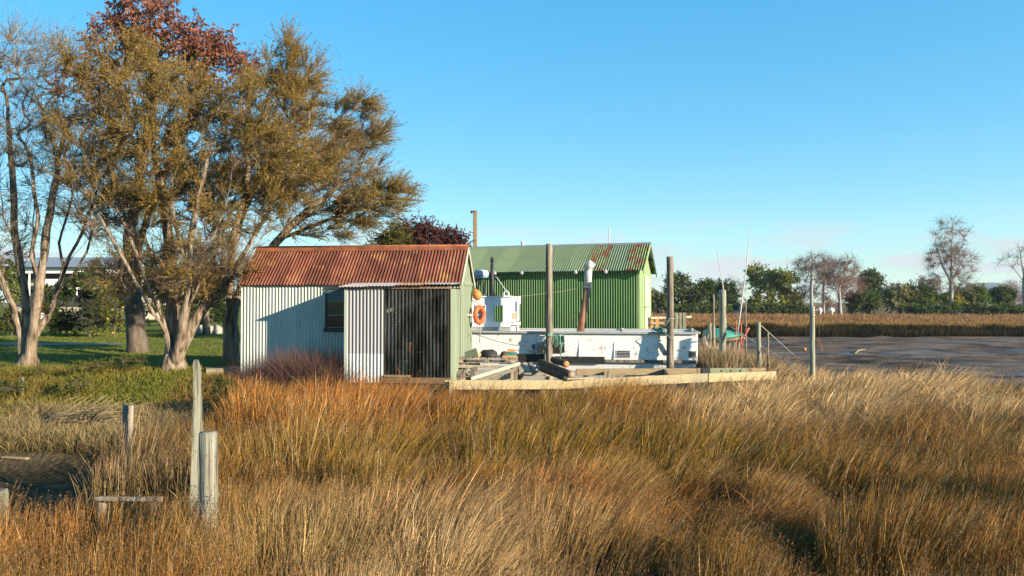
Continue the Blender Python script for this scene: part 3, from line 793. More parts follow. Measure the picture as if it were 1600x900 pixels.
def make_tree(name, label, cat, base_px, d, seeds_px, ells, ntar, seed, bark, r_base, leaf, r_tip=0.006, group=None, flare=0.5, seg=0.35, bf=0.25, down=0.7, z0=None, rsplit=0.045, curve=0.45, twigzone=None, twig2=None):
    g = np.random.default_rng(seed)
    p0 = at(base_px[0], base_px[1], d)
    if z0 is None: z0 = float(gz(p0.x, p0.y))
    root = thing(name, label, cat, (p0.x, p0.y, z0), group)
    seeds = []
    for line in seeds_px:
        L = []
        for q in line:
            L.append(at(q[0], q[1], d + (q[2] if len(q) > 2 else 0)))
        seeds.append(L)
    seeds[0][0] = Vector((p0.x, p0.y, z0))
    T = ell_targets(ells, d, ntar, g)
    T = T[T[:, 2] > z0 + 0.3]
    A, par, tips = grow(seeds, T, bf=bf, seg=seg, g=g, down=down, curve=curve)
    r = radii(A, par, r_tip, r_base)
    skeleton_mesh('trunk', A, par, r, bark, root, rmin=rsplit, flare=flare)
    skeleton_mesh('branches', A, par, r, bark, root, rmax=rsplit)
    if leaf:
        ti = np.array(tips); tp = A[ti]; td = norm_(A[ti] - A[par[ti]])
        lf = dict(leaf); extra = lf.pop('extra', 0.0); mat = lf.pop('mat', M['leaf']); cname = lf.pop('cname', 'crown')
        if extra:                                # more leafy shoots along the thin branches
            thin = np.where((r < r_tip*2.2) & (par >= 0))[0]
            pick = thin[g.random(len(thin)) < extra]
            tp = np.concatenate([tp, A[pick]]); td = np.concatenate([td, norm_(A[pick]-A[par[pick]])])
        if twigzone:                             # dry twiggy parts of the crown
            qx, qy = px_of(tp[:, 0], tp[:, 1], tp[:, 2]); tw = g.random(len(tp)) < twigzone(qx, qy)
            V, Fs, K = sprays(tp[tw], td[tw], g, **dict(lf, **twig2)); mesh_np('dry_twigs', V, Fs, mat, root, col=K)
            tp, td = tp[~tw], td[~tw]
        V, Fs, K = sprays(tp, td, g, **lf)
        mesh_np(cname, V, Fs, mat, root, col=K)
    return root

# ------------------------------------------------------------------ the rusty-roofed shed
SH = Frame(718, 21.0, 6.4, 0.75)
SL, SW = 6.53, 2.2
EAVE, RIDGE = 3.48 - 0.75, 4.55 - 0.75
Z = Vector((0,0,1))
def sheets(name, mat, parent, fr_p0, U, V, N, width, length, pitch, amp, per_sheet=8, rows=4, rag=0.0, sag=0.010):
    n = max(1, int(round(width/(pitch*per_sheet)))); w = width/n
    for i in range(n):
        a = U*(i*w); ex = random.uniform(0, rag)
        mat_i = mat[i % len(mat)] if isinstance(mat, list) else mat
        ph = 2*math.pi*((i*w/pitch) % 1.0)
        mb = MB().corr(fr_p0 + a - V*ex + N*(0.006*(i % 2)), U, V, w + (pitch*0.5 if i < n-1 else 0), length + ex, pitch, amp, N, 8, rows, ph, sag)
        mb.build(name, mat_i, parent)

shed = thing('corrugated_shed', 'small pale corrugated iron shed with rusty red roof and lean-to on its front', 'shed', SH.p(-SL/2, 0, 0))
p = SH.p
lt0 = 2.92; D = 1.3
# main walls
mb = MB()
for u in np.linspace(-SL+0.06, -0.06, 9): mb.box(p(u, 0.08, EAVE/2), (0.08, 0.08, EAVE-0.06), SH.ax)
mb.box(p(-SL/2, 0.08, 0.05), (SL-0.04, 0.10, 0.1), SH.ax); mb.box(p(-SL/2, 0.08, EAVE-0.07), (SL-0.04, 0.10, 0.1), SH.ax)
fw = mb.build('front_wall', M['shelf'], shed)
sheets('wall_sheet', M['wall_pale'], fw, p(-SL, 0, 0), SH.U, SH.W, -SH.V, SL, EAVE, 0.098, 0.016)
mb = MB().box(p(-SL/2, SW-0.06, EAVE/2), (SL-0.05, 0.05, EAVE-0.02), SH.ax)
bw = mb.build('back_wall', M['shelf'], shed)
sheets('wall_sheet', M['wall_pale'], bw, p(-SL, SW, 0), SH.U, SH.W, SH.V, SL, EAVE, 0.098, 0.016)
# left end: corrugated with gable top
mb = MB(); n = 90
for i in range(n+1):
    v = SW*i/n; h = EAVE + (RIDGE-EAVE-0.03)*(1-abs(v-SW/2)/(SW/2)); k = 0.014*math.cos(2*math.pi*v/0.098)
    mb.v += [tuple(p(-SL-k, v, 0)), tuple(p(-SL-k, v, h))]
mb.f = [(2*i, 2*i+2, 2*i+3, 2*i+1) for i in range(n)]; mb.sm = [True]*n
mb.build('end_wall', M['wall_pale'], shed)
# right end: sage green vertical boards, one by one
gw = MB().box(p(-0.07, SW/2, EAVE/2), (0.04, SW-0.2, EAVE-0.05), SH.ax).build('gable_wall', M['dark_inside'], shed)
nb = 13; bwid = SW/nb
for i in range(nb):
    v0, v1 = i*bwid + 0.004, (i+1)*bwid - 0.006
    hh = lambda v: EAVE + (RIDGE-EAVE-0.06)*(1-abs(v-SW/2)/(SW/2))
    if i in (4, 8): v0 += 0.055 if i == 4 else 0.02
    vv = [v0, (v0+v1)/2 if (v0 < SW/2 < v1) else (v0+v1)/2, v1]
    mb = MB(); o = 0.012 if i % 2 else 0.0; zb = random.uniform(-0.04, 0.05)
    vs = []
    for uu in (-0.045, o):
        for v in vv: vs += [p(uu, v, zb), p(uu, v, hh(v))]
    fs = []
    for k in range(2):
        a = 2*k; fs += [(6+a, 6+a+2, 6+a+3, 6+a+1), (a, a+1, a+3, a+2), (a+1, 6+a+1, 6+a+3, a+3), (a, a+2, 6+a+2, 6+a)]
    fs += [(0, 6, 7, 1), (4, 5, 11, 10)]
    mb.add(vs, fs); mb.build('board', M['green_board'], gw)
# cover strip between upper gable and boards, door gap
MB().box(p(0.02, SW*0.62, EAVE-0.02), (0.03, SW*0.72, 0.10), SH.ax).build('cover_strip', M['green_board'], shed)
# roof
slope = Vector((0,0,0)); rise = RIDGE-EAVE
Vs = (SH.V*(SW/2) + Z*rise).normalized(); Vb = (-SH.V*(SW/2) + Z*rise).normalized()
Ns = Vs.cross(SH.U); Ns = Ns if Ns.z > 0 else -Ns
Nb_ = Vb.cross(SH.U); Nb_ = Nb_ if Nb_.z > 0 else -Nb_
slen = math.hypot(SW/2, rise)
mb = MB()
for s in (0.15, 0.75, 1.3):
    mb.box(p(-SL/2, 0, EAVE) + Vs*s - Ns*0.045, (SL-0.04, 0.07, 0.05), (SH.U, Vs, Ns)); mb.box(p(-SL/2, SW, EAVE) + Vb*s - Nb_*0.045, (SL-0.04, 0.07, 0.05), (SH.U, Vb, Nb_))
rf = mb.build('roof', M['shelf'], shed)
sheets('roof_sheet', M['rust_roof'], rf, p(-SL-0.05, 0, EAVE) - Vs*0.12 + Ns*0.015, SH.U, Vs, Ns, SL+0.11, slen+0.10, 0.098, 0.020, 7, 3, 0.02, 0.008)
sheets('roof_sheet', M['rust_roof'], rf, p(-SL-0.05, SW, EAVE) - Vb*0.12 + Nb_*0.015, SH.U, Vb, Nb_, SL+0.11, slen+0.10, 0.098, 0.020, 7, 1)
rc = p(-SL-0.06, SW/2, RIDGE+0.035)
mb = MB(); vs = []
for uu in (0, SL+0.13):
    q = rc + SH.U*uu
    vs += [q - Vs*0.20 + Ns*0.012, q + Z*0.02, q - Vb*0.20 + Nb_*0.012]
mb.add(vs, [(0,3,4,1), (1,4,5,2)]); mb.tube([rc + Z*0.018, rc + Z*0.018 + SH.U*(SL+0.13)], 0.032, 8)
mb.build('ridge_cap', M['ridge_rust'], rf)
# barge boards on the right gable
for sgn, S_, N_, v in ((1, Vs, Ns, 0), (2, Vb, Nb_, SW)):
    a = p(0.075, v, EAVE) - S_*0.13 - N_*0.035; b_ = p(0.075, SW/2, RIDGE) - N_*0.035
    MB().bar(a, b_, 0.028, 0.10, up=N_).build('barge_board', M['cream_trim'], shed)
# window in the shaded front wall
uw0, uw1 = SH.u_of(509), SH.u_of(548); zt = SH.z_of(449, uw0, 0)-0.75; zb = SH.z_of(518, uw0, 0)-0.75
win = MB(); wc = (uw0+uw1)/2; ww = uw1-uw0; wh = zt-zb
for (a, b_, sx, sz) in ((wc, zt-0.03, ww, 0.07), (wc, zb+0.05, ww+0.08, 0.12), (uw0+0.03, (zt+zb)/2, 0.06, wh-0.2), (uw1-0.03, (zt+zb)/2, 0.06, wh-0.2)):
    win.box(p(a, -0.035, b_), (sx, 0.055, sz), SH.ax, bev=0.004)
win = win.build('window', M['window_dark'], shed)
MB().box(p(wc, -0.028, zt-0.06-wh*0.13), (ww-0.125, 0.02, wh*0.25), SH.ax).build('pane', M['pane_board'], win)
MB().box(p(wc, -0.028, zt-wh*0.45), (ww-0.125, 0.02, wh*0.26), SH.ax).build('pane', M['pane'], win)
MB().box(p(wc, -0.028, zb+0.12+wh*0.14), (ww-0.125, 0.02, wh*0.26), SH.ax).build('pane', M['pane'], win)
MB().box(p(wc, -0.036, zt-wh*0.60), (ww-0.125, 0.03, 0.03), SH.ax).build('glazing_bar', M['window_dark'], win)
# lean-to
u6 = SH.u_of(600, -D)
mb = MB()
for u in (-lt0+0.05, u6, -1.0, -0.06):
    hT = 2.52 + 0.10*(u+lt0)/lt0
    mb.box(p(u, -D+0.06, hT/2), (0.07, 0.07, hT-0.05), SH.ax)
mb.box(p(-lt0/2, -D+0.06, 2.50), (lt0-0.02, 0.07, 0.08), SH.ax)
mb.box(p(-lt0/2, -D/2, 0.03), (lt0-0.08, D-0.15, 0.05), SH.ax)
lean = mb.build('lean_to', M['shelf'], shed)
wsp = -u6
uA = -lt0; wA = u6 - uA
mb = MB().corr(p(uA+0.05, -D, 0.72), SH.U, SH.W, wA-0.05, 1.86, 0.098, 0.017, -SH.V, 8, 2); mb.build('wall_sheet', M['sheet_grey'], lean)
mb = MB().corr(p(uA+0.05, -D-0.004, -0.03), SH.U, SH.W, wA-0.05, 0.78, 0.098, 0.017, -SH.V, 8, 1); mb.build('wall_sheet', M['sheet_white'], lean)
mb = MB().box(p(uA+0.03, -D-0.005, 1.27), (0.09, 0.04, 2.56), SH.ax, bev=0.004); mb.build('corner_board', M['wall_pale'], lean)
# left side of the lean-to
mb = MB().corr(p(uA, -D+0.02, 0.0), SH.V, SH.W, D-0.05, 2.6, 0.098, 0.016, -SH.U, 8, 1); mb.build('wall_sheet', M['wall_pale'], lean)
wB = -0.05-u6
for k, (a, w_, ofs) in enumerate(((u6+0.03, 0.92, 0.0), (u6+0.80, wB-0.82, 0.012))):
    mb = MB().corr(p(a, -D-0.002-ofs, 0.12), SH.U, SH.W, w_, 2.42, 0.098, 0.018, -SH.V, 8, 6, 0.4*k, 0.012); mb.build('plastic_sheet', M['plastic'], lean)
# side boards of the lean-to (right)
for k in range(4):
    v0 = -D + k*(D/4); mb = MB().box(p(0.0+0.008*(k%2), v0 + D/8, 1.27-0.02*k), (0.03, D/4-0.008, 2.48+0.04*k), SH.ax, jit=0.003, bev=0.003); mb.build('board', M['green_board'], lean)
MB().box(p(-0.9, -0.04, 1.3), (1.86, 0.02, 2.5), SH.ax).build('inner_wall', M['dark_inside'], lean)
for zz in (0.78, 0.28):
    MB().box(p(-0.95, -0.62, zz), (1.70, 0.55, 0.03), SH.ax).build('shelf', M['sill_brown'], lean)
MB().box(p(-0.95, -D-0.015, 0.05), (1.9, 0.05, 0.16), SH.ax, jit=0.006, bev=0.006).build('sill', M['sill_brown'], lean)
MB().box(p(-1.45, -D-0.035, 0.155), (0.72, 0.05, 0.07), SH.ax, jit=0.006, bev=0.006).build('sill', M['old_timber'], lean)
# awning roof of odd sheets
aw0, aw1 = -lt0-0.14, 0.02
for k in range(4):
    ua = aw0 + (aw1-aw0)*k/4; wd = (aw1-aw0)/4 + 0.06
    dip = 0.085*(1-k/3.2)
    a = p(ua, -D-0.14, 2.63-dip*0.8); b_ = p(ua, 0.0, 2.70)
    Vd = b_-a; Ld = Vd.length; Vd.normalize(); Nd = Vd.cross(SH.U); Nd = Nd if Nd.z > 0 else -Nd
    mb = MB().corr(a, SH.U, Vd, wd, Ld, 0.098, 0.016, Nd, 8, 2, 0.7*k, 0.008)
    mb.build('awning_sheet', M['sheet_grey'] if k != 2 else M['rough_fascia'], lean)
MB().box(p(-lt0/2, -D-0.03, 2.545), (lt0+0.05, 0.03, 0.06), SH.ax, jit=0.008).build('fascia', M['rough_fascia'], lean)
# piles under the shed
for u, v in ((-lt0+1.12, -D+0.15), (-0.1, -D+0.2), (-SL+0.2, 0.15), (-SL/2, 0.15), (-0.15, SW-0.2), (-SL+0.2, SW-0.2), (-1.9, -D+0.25)):
    q = p(u, v, 0); g0 = float(gz(q.x, q.y))
    MB().tube([(q.x, q.y, g0-0.2), (q.x, q.y, 0.74)], 0.085, 10, wob=0.05).build('pile', M['pile'], shed)
# things on the shelves, seen through the clear sheets
def pot(name, label, cat, u, v, w, r, h, mat):
    q = p(u, v, w); o = MB().lathe(q, [(r*0.7, 0), (r, h*0.8), (r*1.08, h*0.82), (r*1.08, h), (r*0.9, h)], 14).build(name, mat, None); tag(o, label, cat)
pot('flower_pot', 'red pot on the upper shelf behind the clear corrugated sheets', 'pot', -0.45, -0.7, 0.795, 0.09, 0.2, M['red_paint'])
pot('flower_pot', 'orange tub on the upper shelf behind the left clear sheet', 'pot', -1.3, -0.7, 0.795, 0.10, 0.24, M['float_orange'])
pot('flower_pot', 'pale yellowish jar on the lower shelf behind the clear sheets', 'jar', -0.78, -0.72, 0.295, 0.07, 0.24, M['cream_trim'])
pot('flower_pot', 'dull teal container at the left end of the lower lean-to shelf', 'container', -1.45, -0.72, 0.295, 0.12, 0.25, M['teal'])
# step at the left end of the shed
st = at(345, 577, 22.3)
stp = thing('timber_step', 'low weathered timber landing beside the left end of the shed', 'step', (st.x, st.y, 0.55))
MB().bar(at(322, 577, 22.2), at(380, 575, 22.6), 0.55, 0.06, jit=0.01).build('tread', M['pallet'], stp)
MB().bar(at(322, 584, 21.95), at(380, 582, 22.35), 0.05, 0.2, jit=0.01).build('riser', M['old_timber'], stp)
for px in (332, 372):
    q = at(px, 590, 22.2); MB().box((q.x, q.y, 0.52), (0.14, 0.14, 0.5), None, 0.01, 0.01).build('leg', M['post_grey'], stp)

# ------------------------------------------------------------------ the green shed
GH = Frame(999, 29.0, 18.0, 0.7)
GL, GW = 9.2, 3.6
GE, GR = 4.28-0.7, 5.34-0.7
g_ = GH.p
gs = thing('green_boat_shed', 'bright green corrugated boat shed with long pitched green roof behind the boat', 'shed', g_(-GL/2, 0, 0))
mb = MB()
for u in np.linspace(-GL+0.1, -0.1, 10): mb.box(g_(u, 0.1, GE/2), (0.09, 0.09, GE-0.06), GH.ax)
mb.box(g_(-GL/2, 0.1, GE-0.06), (GL-0.05, 0.1, 0.1), GH.ax); mb.box(g_(-GL/2, 0.1, 0.06), (GL-0.05, 0.1, 0.1), GH.ax)
gfw = mb.build('front_wall', M['shelf'], gs)
GP = 0.1
sheets('wall_sheet', M['green_wall'], gfw, g_(-GL, 0, 0), GH.U, GH.W, -GH.V, GL-0.06, GE, GP, 0.055, 8, 2)
mb = MB().corr(g_(-GL, GW, 0), GH.U, GH.W, GL, GE, GP, 0.02, GH.V, 6, 1); mb.build('back_wall', M['green_wall'], gs)
MB().box(g_(-0.03, -0.02, GE/2), (0.09, 0.05, GE-0.02), GH.ax, bev=0.005).build('corner_board', M['green_gable'], gs)
for nm, uu in (('gable_wall', 0.0), ('end_wall', -GL)):
    vs = []
    for q in (uu-0.04, uu):
        vs += [g_(q, 0.02, 0), g_(q, GW-0.02, 0), g_(q, GW-0.02, GE-0.02), g_(q, GW/2, GR-0.06), g_(q, 0.02, GE-0.02)]
    o = MB().add(vs, [(0,4,3,2,1), (5,6,7,8,9), (0,1,6,5), (1,2,7,6), (2,3,8,7), (3,4,9,8), (4,0,5,9)]).build(nm, M['green_gable'], gs)
dr = MB().box(g_(0.02, GW*0.60, 1.70), (0.04, GW*0.44, 3.2), GH.ax, bev=0.004).build('door', M['gable_pale'], gs)
MB().box(g_(0.05, GW*0.60, 2.0), (0.03, GW*0.44+0.03, 0.05), GH.ax).build('rail', M['green_gable'], dr)
grise = GR-GE
GVs = (GH.V*(GW/2) + Z*grise).normalized(); GVb = (-GH.V*(GW/2) + Z*grise).normalized()
GN = GVs.cross(GH.U); GN = GN if GN.z > 0 else -GN
GNb = GVb.cross(GH.U); GNb = GNb if GNb.z > 0 else -GNb
gsl = math.hypot(GW/2, grise)
mb = MB()
for s in (0.2, 0.9, 1.7):
    mb.box(g_(-GL/2+0.1, 0, GE) + GVs*s - GN*0.05, (GL+0.2, 0.08, 0.06), (GH.U, GVs, GN)); mb.box(g_(-GL/2+0.1, GW, GE) + GVb*s - GNb*0.05, (GL+0.2, 0.08, 0.06), (GH.U, GVb, GNb))
for u in np.arange(-GL+0.3, 0.1, 0.92):
    mb.bar(g_(u, 0.3, GE+0.10), g_(u, -0.24, GE-0.22), 0.06, 0.09)
grf = mb.build('roof', M['dark_green_trim'], gs)
gm = [M['green_roof']]*9 + [M['green_roof_rust'], M['green_roof'], M['green_roof_rust']]
sheets('roof_sheet', gm, grf, g_(-GL-0.1, 0, GE) - GVs*0.32 + GN*0.015, GH.U, GVs, GN, GL+0.32, gsl+0.31, GP, 0.038, 8, 2, 0.01)
sheets('roof_sheet', M['green_roof'], grf, g_(-GL-0.1, GW, GE) - GVb*0.32 + GNb*0.015, GH.U, GVb, GNb, GL+0.32, gsl+0.31, GP, 0.022, 8, 1)
rc = g_(-GL-0.1, GW/2, GR+0.03); vs = []
for uu in (0, GL+0.33):
    q = rc + GH.U*uu; vs += [q - GVs*0.16 + GN*0.012, q + Z*0.03, q - GVb*0.16 + GNb*0.012]
MB().add(vs, [(0,3,4,1), (1,4,5,2)]).build('ridge_cap', M['galv'], grf)
for S_, N_, v in ((GVs, GN, 0), (GVb, GNb, GW)):
    a = g_(0.21, v, GE) - S_*0.34 - N_*0.06; b_ = g_(0.21, GW/2, GR) - N_*0.06
    MB().bar(a, b_, 0.03, 0.13, up=N_).build('barge_board', M['dark_green_trim'] if v else M['green_gable'], gs)
for px in (774, 816, 900, 947):
    u = GH.u_of(px, -0.16); q = g_(u, -0.15, GE-0.17)
    l = MB().lathe(q, [(0.03,-0.02),(0.085,0.02),(0.085,0.13),(0.05,0.16)], 12, (GH.U, GH.W, -GH.V)).build('eave_light', M['white_pipe'], gs)
# piles under the green shed
for u in np.linspace(-GL+0.2, -0.2, 5):
    for v in (0.2, GW-0.2):
        q = g_(u, v, 0); MB().tube([(q.x, q.y, -0.9), (q.x, q.y, 0.69)], 0.1, 8).build('pile', M['pile'], gs)
MB().box(g_(-GL/2, GW/2, -0.06), (GL+0.1, GW+0.1, 0.1), GH.ax).build('floor_platform', M['old_timber'], gs)

# ------------------------------------------------------------------ the boat
BH = Frame(1090, 24.6, 9.0, 0.0)
b3 = BH.p
BL, BB = 11.5, 3.0
boat = thing('work_boat', 'long white flat-sided work boat with flaking paint lying behind the timber piles', 'boat', b3(-BL/2, BB/2, 0))
secs = [(0.0, 0.98), (-0.05, 1.0), (-4, 1.0), (-8, 1.0), (-9.6, 0.9), (-10.8, 0.55), (-BL, 0.12)]
prof = [(1.02, 0.02), (1.36, 0.55), (1.42, 0.80), (1.44, 0.86), (1.50, 1.82)]
mb = MB(); vs = []; fs = []
for u, k in secs:
    for hb, z in prof: vs.append(b3(u - (0.06 if z < 0.83 and u > -0.1 else 0), BB/2 - hb*k, z))
    for hb, z in reversed(prof): vs.append(b3(u - (0.06 if z < 0.83 and u > -0.1 else 0), BB/2 + hb*k, z))
k = 2*len(prof)
for i in range(len(secs)-1):
    for j in range(k-1):
        fs.append((i*k+j, i*k+j+1, (i+1)*k+j+1, (i+1)*k+j))
    fs.append((i*k+k-1, i*k, (i+1)*k, (i+1)*k+k-1))
fs.append(tuple(range(k-1, -1, -1)))
hull = mb.add(vs, fs).build('hull', M['hull'], boat)
# hull seams and plates
for px in (905, 960, 1012):
    u = BH.u_of(px, 0); MB().box(b3(u, 0.012+0.01, 1.35), (0.035, 0.02, 0.90), BH.ax).build('batten', M['hull'], hull)
pts = [(u, k) for u, k in secs]
dk = MB(); vs = [b3(u, BB/2 - 1.47*k, 1.76) for u, k in secs] + [b3(u, BB/2 + 1.47*k, 1.76) for u, k in reversed(secs)]
dk.add(vs, [tuple(range(len(vs)))]).build('deck', M['deck_paint'], boat)
def rail(name, mat, z, off, w, h, u0, u1, parent):
    us = [s for s in secs if u1 < s[0] < u0]
    def kk(u):
        for (a, ka), (b_, kb) in zip(secs[:-1], secs[1:]):
            if b_ <= u <= a: return ka + (kb-ka)*(a-u)/(a-b_)
        return 1
    L = [(u0, kk(u0))] + us + [(u1, kk(u1))]
    mb = MB()
    for (a, ka), (b_, kb) in zip(L[:-1], L[1:]):
        if abs(a-b_) < 0.06: continue
        mb.bar(b3(a, BB/2 - off*ka, z), b3(b_, BB/2 - off*kb, z), w, h)
    return mb.build(name, mat, parent)
rail('gunwale', M['deck_paint'], 1.86, 1.50, 0.17, 0.07, 0.04, -11, boat)
rail('gunwale', M['deck_paint'], 1.86, -1.50, 0.17, 0.07, 0.04, -11, boat)
MB().bar(b3(0.02, 0.08, 1.864), b3(0.02, BB-0.08, 1.864), 0.15, 0.07).build('gunwale', M['deck_paint'], boat)
uR = BH.u_of(945, 0)
rail('rub_rail', M['pile'], 0.90, 1.475, 0.10, 0.10, 0.03, uR, boat)
rail('fender_strip', M['rubber'], 0.94, 1.50, 0.13, 0.20, uR-0.01, BH.u_of(868), boat)
rail('fender_strip', M['rubber'], 0.98, 1.50, 0.13, 0.26, BH.u_of(852), BH.u_of(795), boat)
# hatch beside the left pile, the opening's shade painted as a dark plate
uo0, uo1 = BH.u_of(839), BH.u_of(882); zo1, zo0 = 1.74, 1.16
ht = MB(); uc = (uo0+uo1)/2; wd = uo1-uo0
ht.box(b3(uc, -0.002, (zo0+zo1)/2), (wd, 0.03, zo1-zo0), BH.ax)
ht = ht.build('hatch', M['dark_inside'], boat)
MB().box(b3(uc-wd*0.24, -0.030, zo1-0.12), (wd*0.5, 0.05, 0.22), BH.ax).build('hatch_board', M['cabin'], ht)
MB().box(b3(uc-wd*0.24, -0.027, zo1-0.29), (wd*0.5, 0.05, 0.10), BH.ax).build('hatch_board', M['deck_paint'], ht)
MB().box(b3(uc-wd*0.24, -0.029, zo0+0.12), (wd*0.5, 0.05, 0.22), BH.ax).build('hatch_board', M['tan_panel'], ht)
def vent(px0, px1, py0, py1, mat):
    u0, u1 = BH.u_of(px0), BH.u_of(px1); z1, z0 = BH.z_of(py0, u0, 0), BH.z_of(py1, u0, 0); uc = (u0+u1)/2; zc = (z0+z1)/2; w_ = u1-u0; h_ = z1-z0
    off = 0.06*(1.82-zc)
    mb = MB()
    for c, s in (((uc, off, z1), (w_+0.06, 0.05, 0.03)), ((uc, off, z0), (w_+0.06, 0.05, 0.03)), ((u0, off, zc), (0.03, 0.05, h_-0.032)), ((u1, off, zc), (0.03, 0.05, h_-0.032))):
        mb.box(b3(*c), s, BH.ax)
    v_ = mb.build('vent', M['deck_paint'], boat)
    MB().box(b3(uc, off+0.005, zc), (w_-0.032, 0.02, h_-0.032), BH.ax).build('vent_recess', M['dark_inside'], v_)
    for k in range(2):
        MB().bar(b3(u0+0.03, off-0.012, z0+h_*(0.25+0.4*k)), b3(u1-0.03, off-0.012, z0+h_*(0.32+0.4*k)), 0.02, 0.05).build('louvre', mat, v_)
vent(963, 984, 548, 558, M['galv']); vent(1076, 1087, 549, 558, M['dark_green_trim'])
# hanging fender on the side
f0, f1 = b3(BH.u_of(1029), -0.11, 1.53), b3(BH.u_of(1040), -0.12, 1.12)
fe = MB().tube([f0, f0.lerp(f1, 0.12), f0.lerp(f1, 0.9), f1], [0.03, 0.085, 0.085, 0.04], 12).build('hanging_fender', M['white_pipe'], boat)
MB().tube([f0, b3(BH.u_of(1030), -0.1, 1.7), b3(BH.u_of(1031), -0.06, 1.92)], 0.012, 5).build('lanyard', M['rope_grey'], fe)
for px, v in ((971, 0.05), (1080, 0.05)):
    u = BH.u_of(px); MB().lathe(b3(u, v, 1.895), [(0.05,0),(0.05,0.08),(0.08,0.085),(0.08,0.12)], 10).build('bollard', M['deck_paint'], boat)
# cabin
cv = 0.62; cu1 = BH.u_of(798, cv); cu0 = cu1 - 2.1; cz0, cz1 = 2.02, 3.07; cd = 2.1
def wall_with_holes(fr, u0, u1, z0, z1, v, th, holes, axis='u'):
    mb = MB(); us = [u0]; 
    for h in sorted(holes): 
        us += [h[0], h[1]]
    us.append(u1)
    def bx(a, b_, c0, c1):
        if b_-a < 1e-3 or c1-c0 < 1e-3: return
        if axis == 'u': mb.box(fr.p((a+b_)/2, v, (c0+c1)/2), (b_-a, th, c1-c0), fr.ax)
        else: mb.box(fr.p(v, (a+b_)/2, (c0+c1)/2), (th, b_-a, c1-c0), fr.ax)
    prev = u0
    for h in sorted(holes):
        bx(prev, h[0], z0, z1); bx(h[0], h[1], z0, h[2]); bx(h[0], h[1], h[3], z1); prev = h[1]
    bx(prev, u1, z0, z1)
    return mb
hw = []
for a, b_ in ((744, 759), (772, 787)):
    ua, ub = BH.u_of(a, cv), BH.u_of(b_, cv); hw.append((ua, ub, BH.z_of(503, ua, cv), BH.z_of(477, ua, cv)))
cab = wall_with_holes(BH, cu0, cu1, cz0, cz1, cv, 0.05, hw).build('cabin', M['cabin'], boat)
wall_with_holes(BH, cu0, cu1, cz0, cz1, cv+cd, 0.05, [(a-0.15, b_+0.3, c_-0.05, d_+0.05) for a, b_, c_, d_ in hw]).build('cabin_wall', M['cabin'], cab)
wall_with_holes(BH, cv+0.03, cv+cd-0.03, cz0+0.16, cz1, cu1-0.025, 0.05, [(cv+0.55, cv+0.85, 2.55, 2.92), (cv+1.0, cv+1.35, 2.55, 2.92)], 'v').build('cabin_wall', M['cabin'], cab)
MB().box(b3(cu1+0.02, cv+0.62, 2.40), (0.04, 0.95, 0.26), BH.ax).build('end_panel', M['tan_panel'], cab)
MB().box(b3((cu0+cu1)/2, cv+cd/2, cz1+0.025), (2.2, cd+0.12, 0.05), BH.ax, bev=0.01).build('cabin_roof', M['cabin'], cab)
MB().box(b3((cu0+cu1)/2, cv+cd/2, 1.90), (2.1, cd, 0.24), BH.ax).build('coaming', M['deck_paint'], cab)
for a, b_, c_, d_ in hw:
    w_ = MB()
    for (q, s) in ((((a+b_)/2, c_), (b_-a+0.05, 0.03)), (((a+b_)/2, d_), (b_-a+0.05, 0.03)), ((a, (c_+d_)/2), (0.03, d_-c_-0.035)), ((b_, (c_+d_)/2), (0.03, d_-c_-0.035))):
        w_.box(b3(q[0], cv-0.035, q[1]), (s[0], 0.03, s[1]), BH.ax)
    w_.build('window_frame', M['cabin'], cab)
hn = b3(cu1-0.25, cv+0.5, cz1+0.06)
MB().torus(hn + Z*0.07, 0.09, 0.035, (BH.U, BH.W, BH.V), 16, 8).build('horn', M['white_plastic'], cab)
# radar on its stand, black stub mast
rq = b3(BH.u_of(752, cv+0.5), cv+0.5, cz1)
MB().lathe(rq + Z*0.70, [(0.10,0),(0.25,0.02),(0.27,0.10)], 20).build('radar_base', M['blue_plastic'], cab)
MB().lathe(rq + Z*0.80, [(0.27,0.0),(0.275,0.08),(0.25,0.16),(0.17,0.205),(0.05,0.22)], 20).build('radar_dome', M['white_plastic'], cab)
mb = MB()
for s in (-1, 1): mb.bar(rq + BH.U*(0.17*s) - Z*0.0, rq + BH.U*(0.05*s) + Z*0.70, 0.06, 0.10, up=BH.V)
mb.build('radar_stand', M['black_metal'], cab)
mq = b3(BH.u_of(769, cv+0.7), cv+0.7, cz1)
MB().tube([mq, mq+Z*0.5, mq+Z*0.9, mq+Z*1.32], [0.13, 0.085, 0.07, 0.05], 10).lathe(mq+Z*1.3, [(0.03,0),(0.07,0.02),(0.07,0.10),(0.02,0.2)], 10).build('stub_mast', M['black_metal'], cab)
MB().tube([mq+Z*0.75+BH.U*0.02, mq+Z*0.74+BH.U*0.18-BH.V*0.05, mq+Z*0.4+BH.U*0.42-BH.V*0.1, mq+BH.U*0.68-BH.V*0.1+Z*0.06], 0.02, 6).build('hose', M['white_pipe'], cab)
# exhaust pipe with cowl
e0 = b3(BH.u_of(906, 0.9), 0.9, 1.77); e1 = at(918, 450, e0.y); e2 = at(920, 417, e0.y-0.02)
ex = MB().tube([e0, e0.lerp(e1, .5), e1], [0.135, 0.128, 0.12], 14).build('exhaust_pipe', M['rust_pipe'], boat)
MB().tube([e1, e2], [0.13, 0.13], 14).torus(e1+Z*0.05, 0.13, 0.022, (BH.U, BH.V, BH.W), 18, 6).torus(e1+Z*0.14, 0.13, 0.018, (BH.U, BH.V, BH.W), 18, 6).build('pipe_sleeve', M['white_pipe'], ex)
c0 = e2 - BH.U*0.09 - Z*0.10; c1 = e2 + BH.U*0.13 + Z*0.16 - BH.V*0.05
MB().tube([c0, c1], [0.135, 0.145], 16).build('cowl', M['white_pipe'], ex)
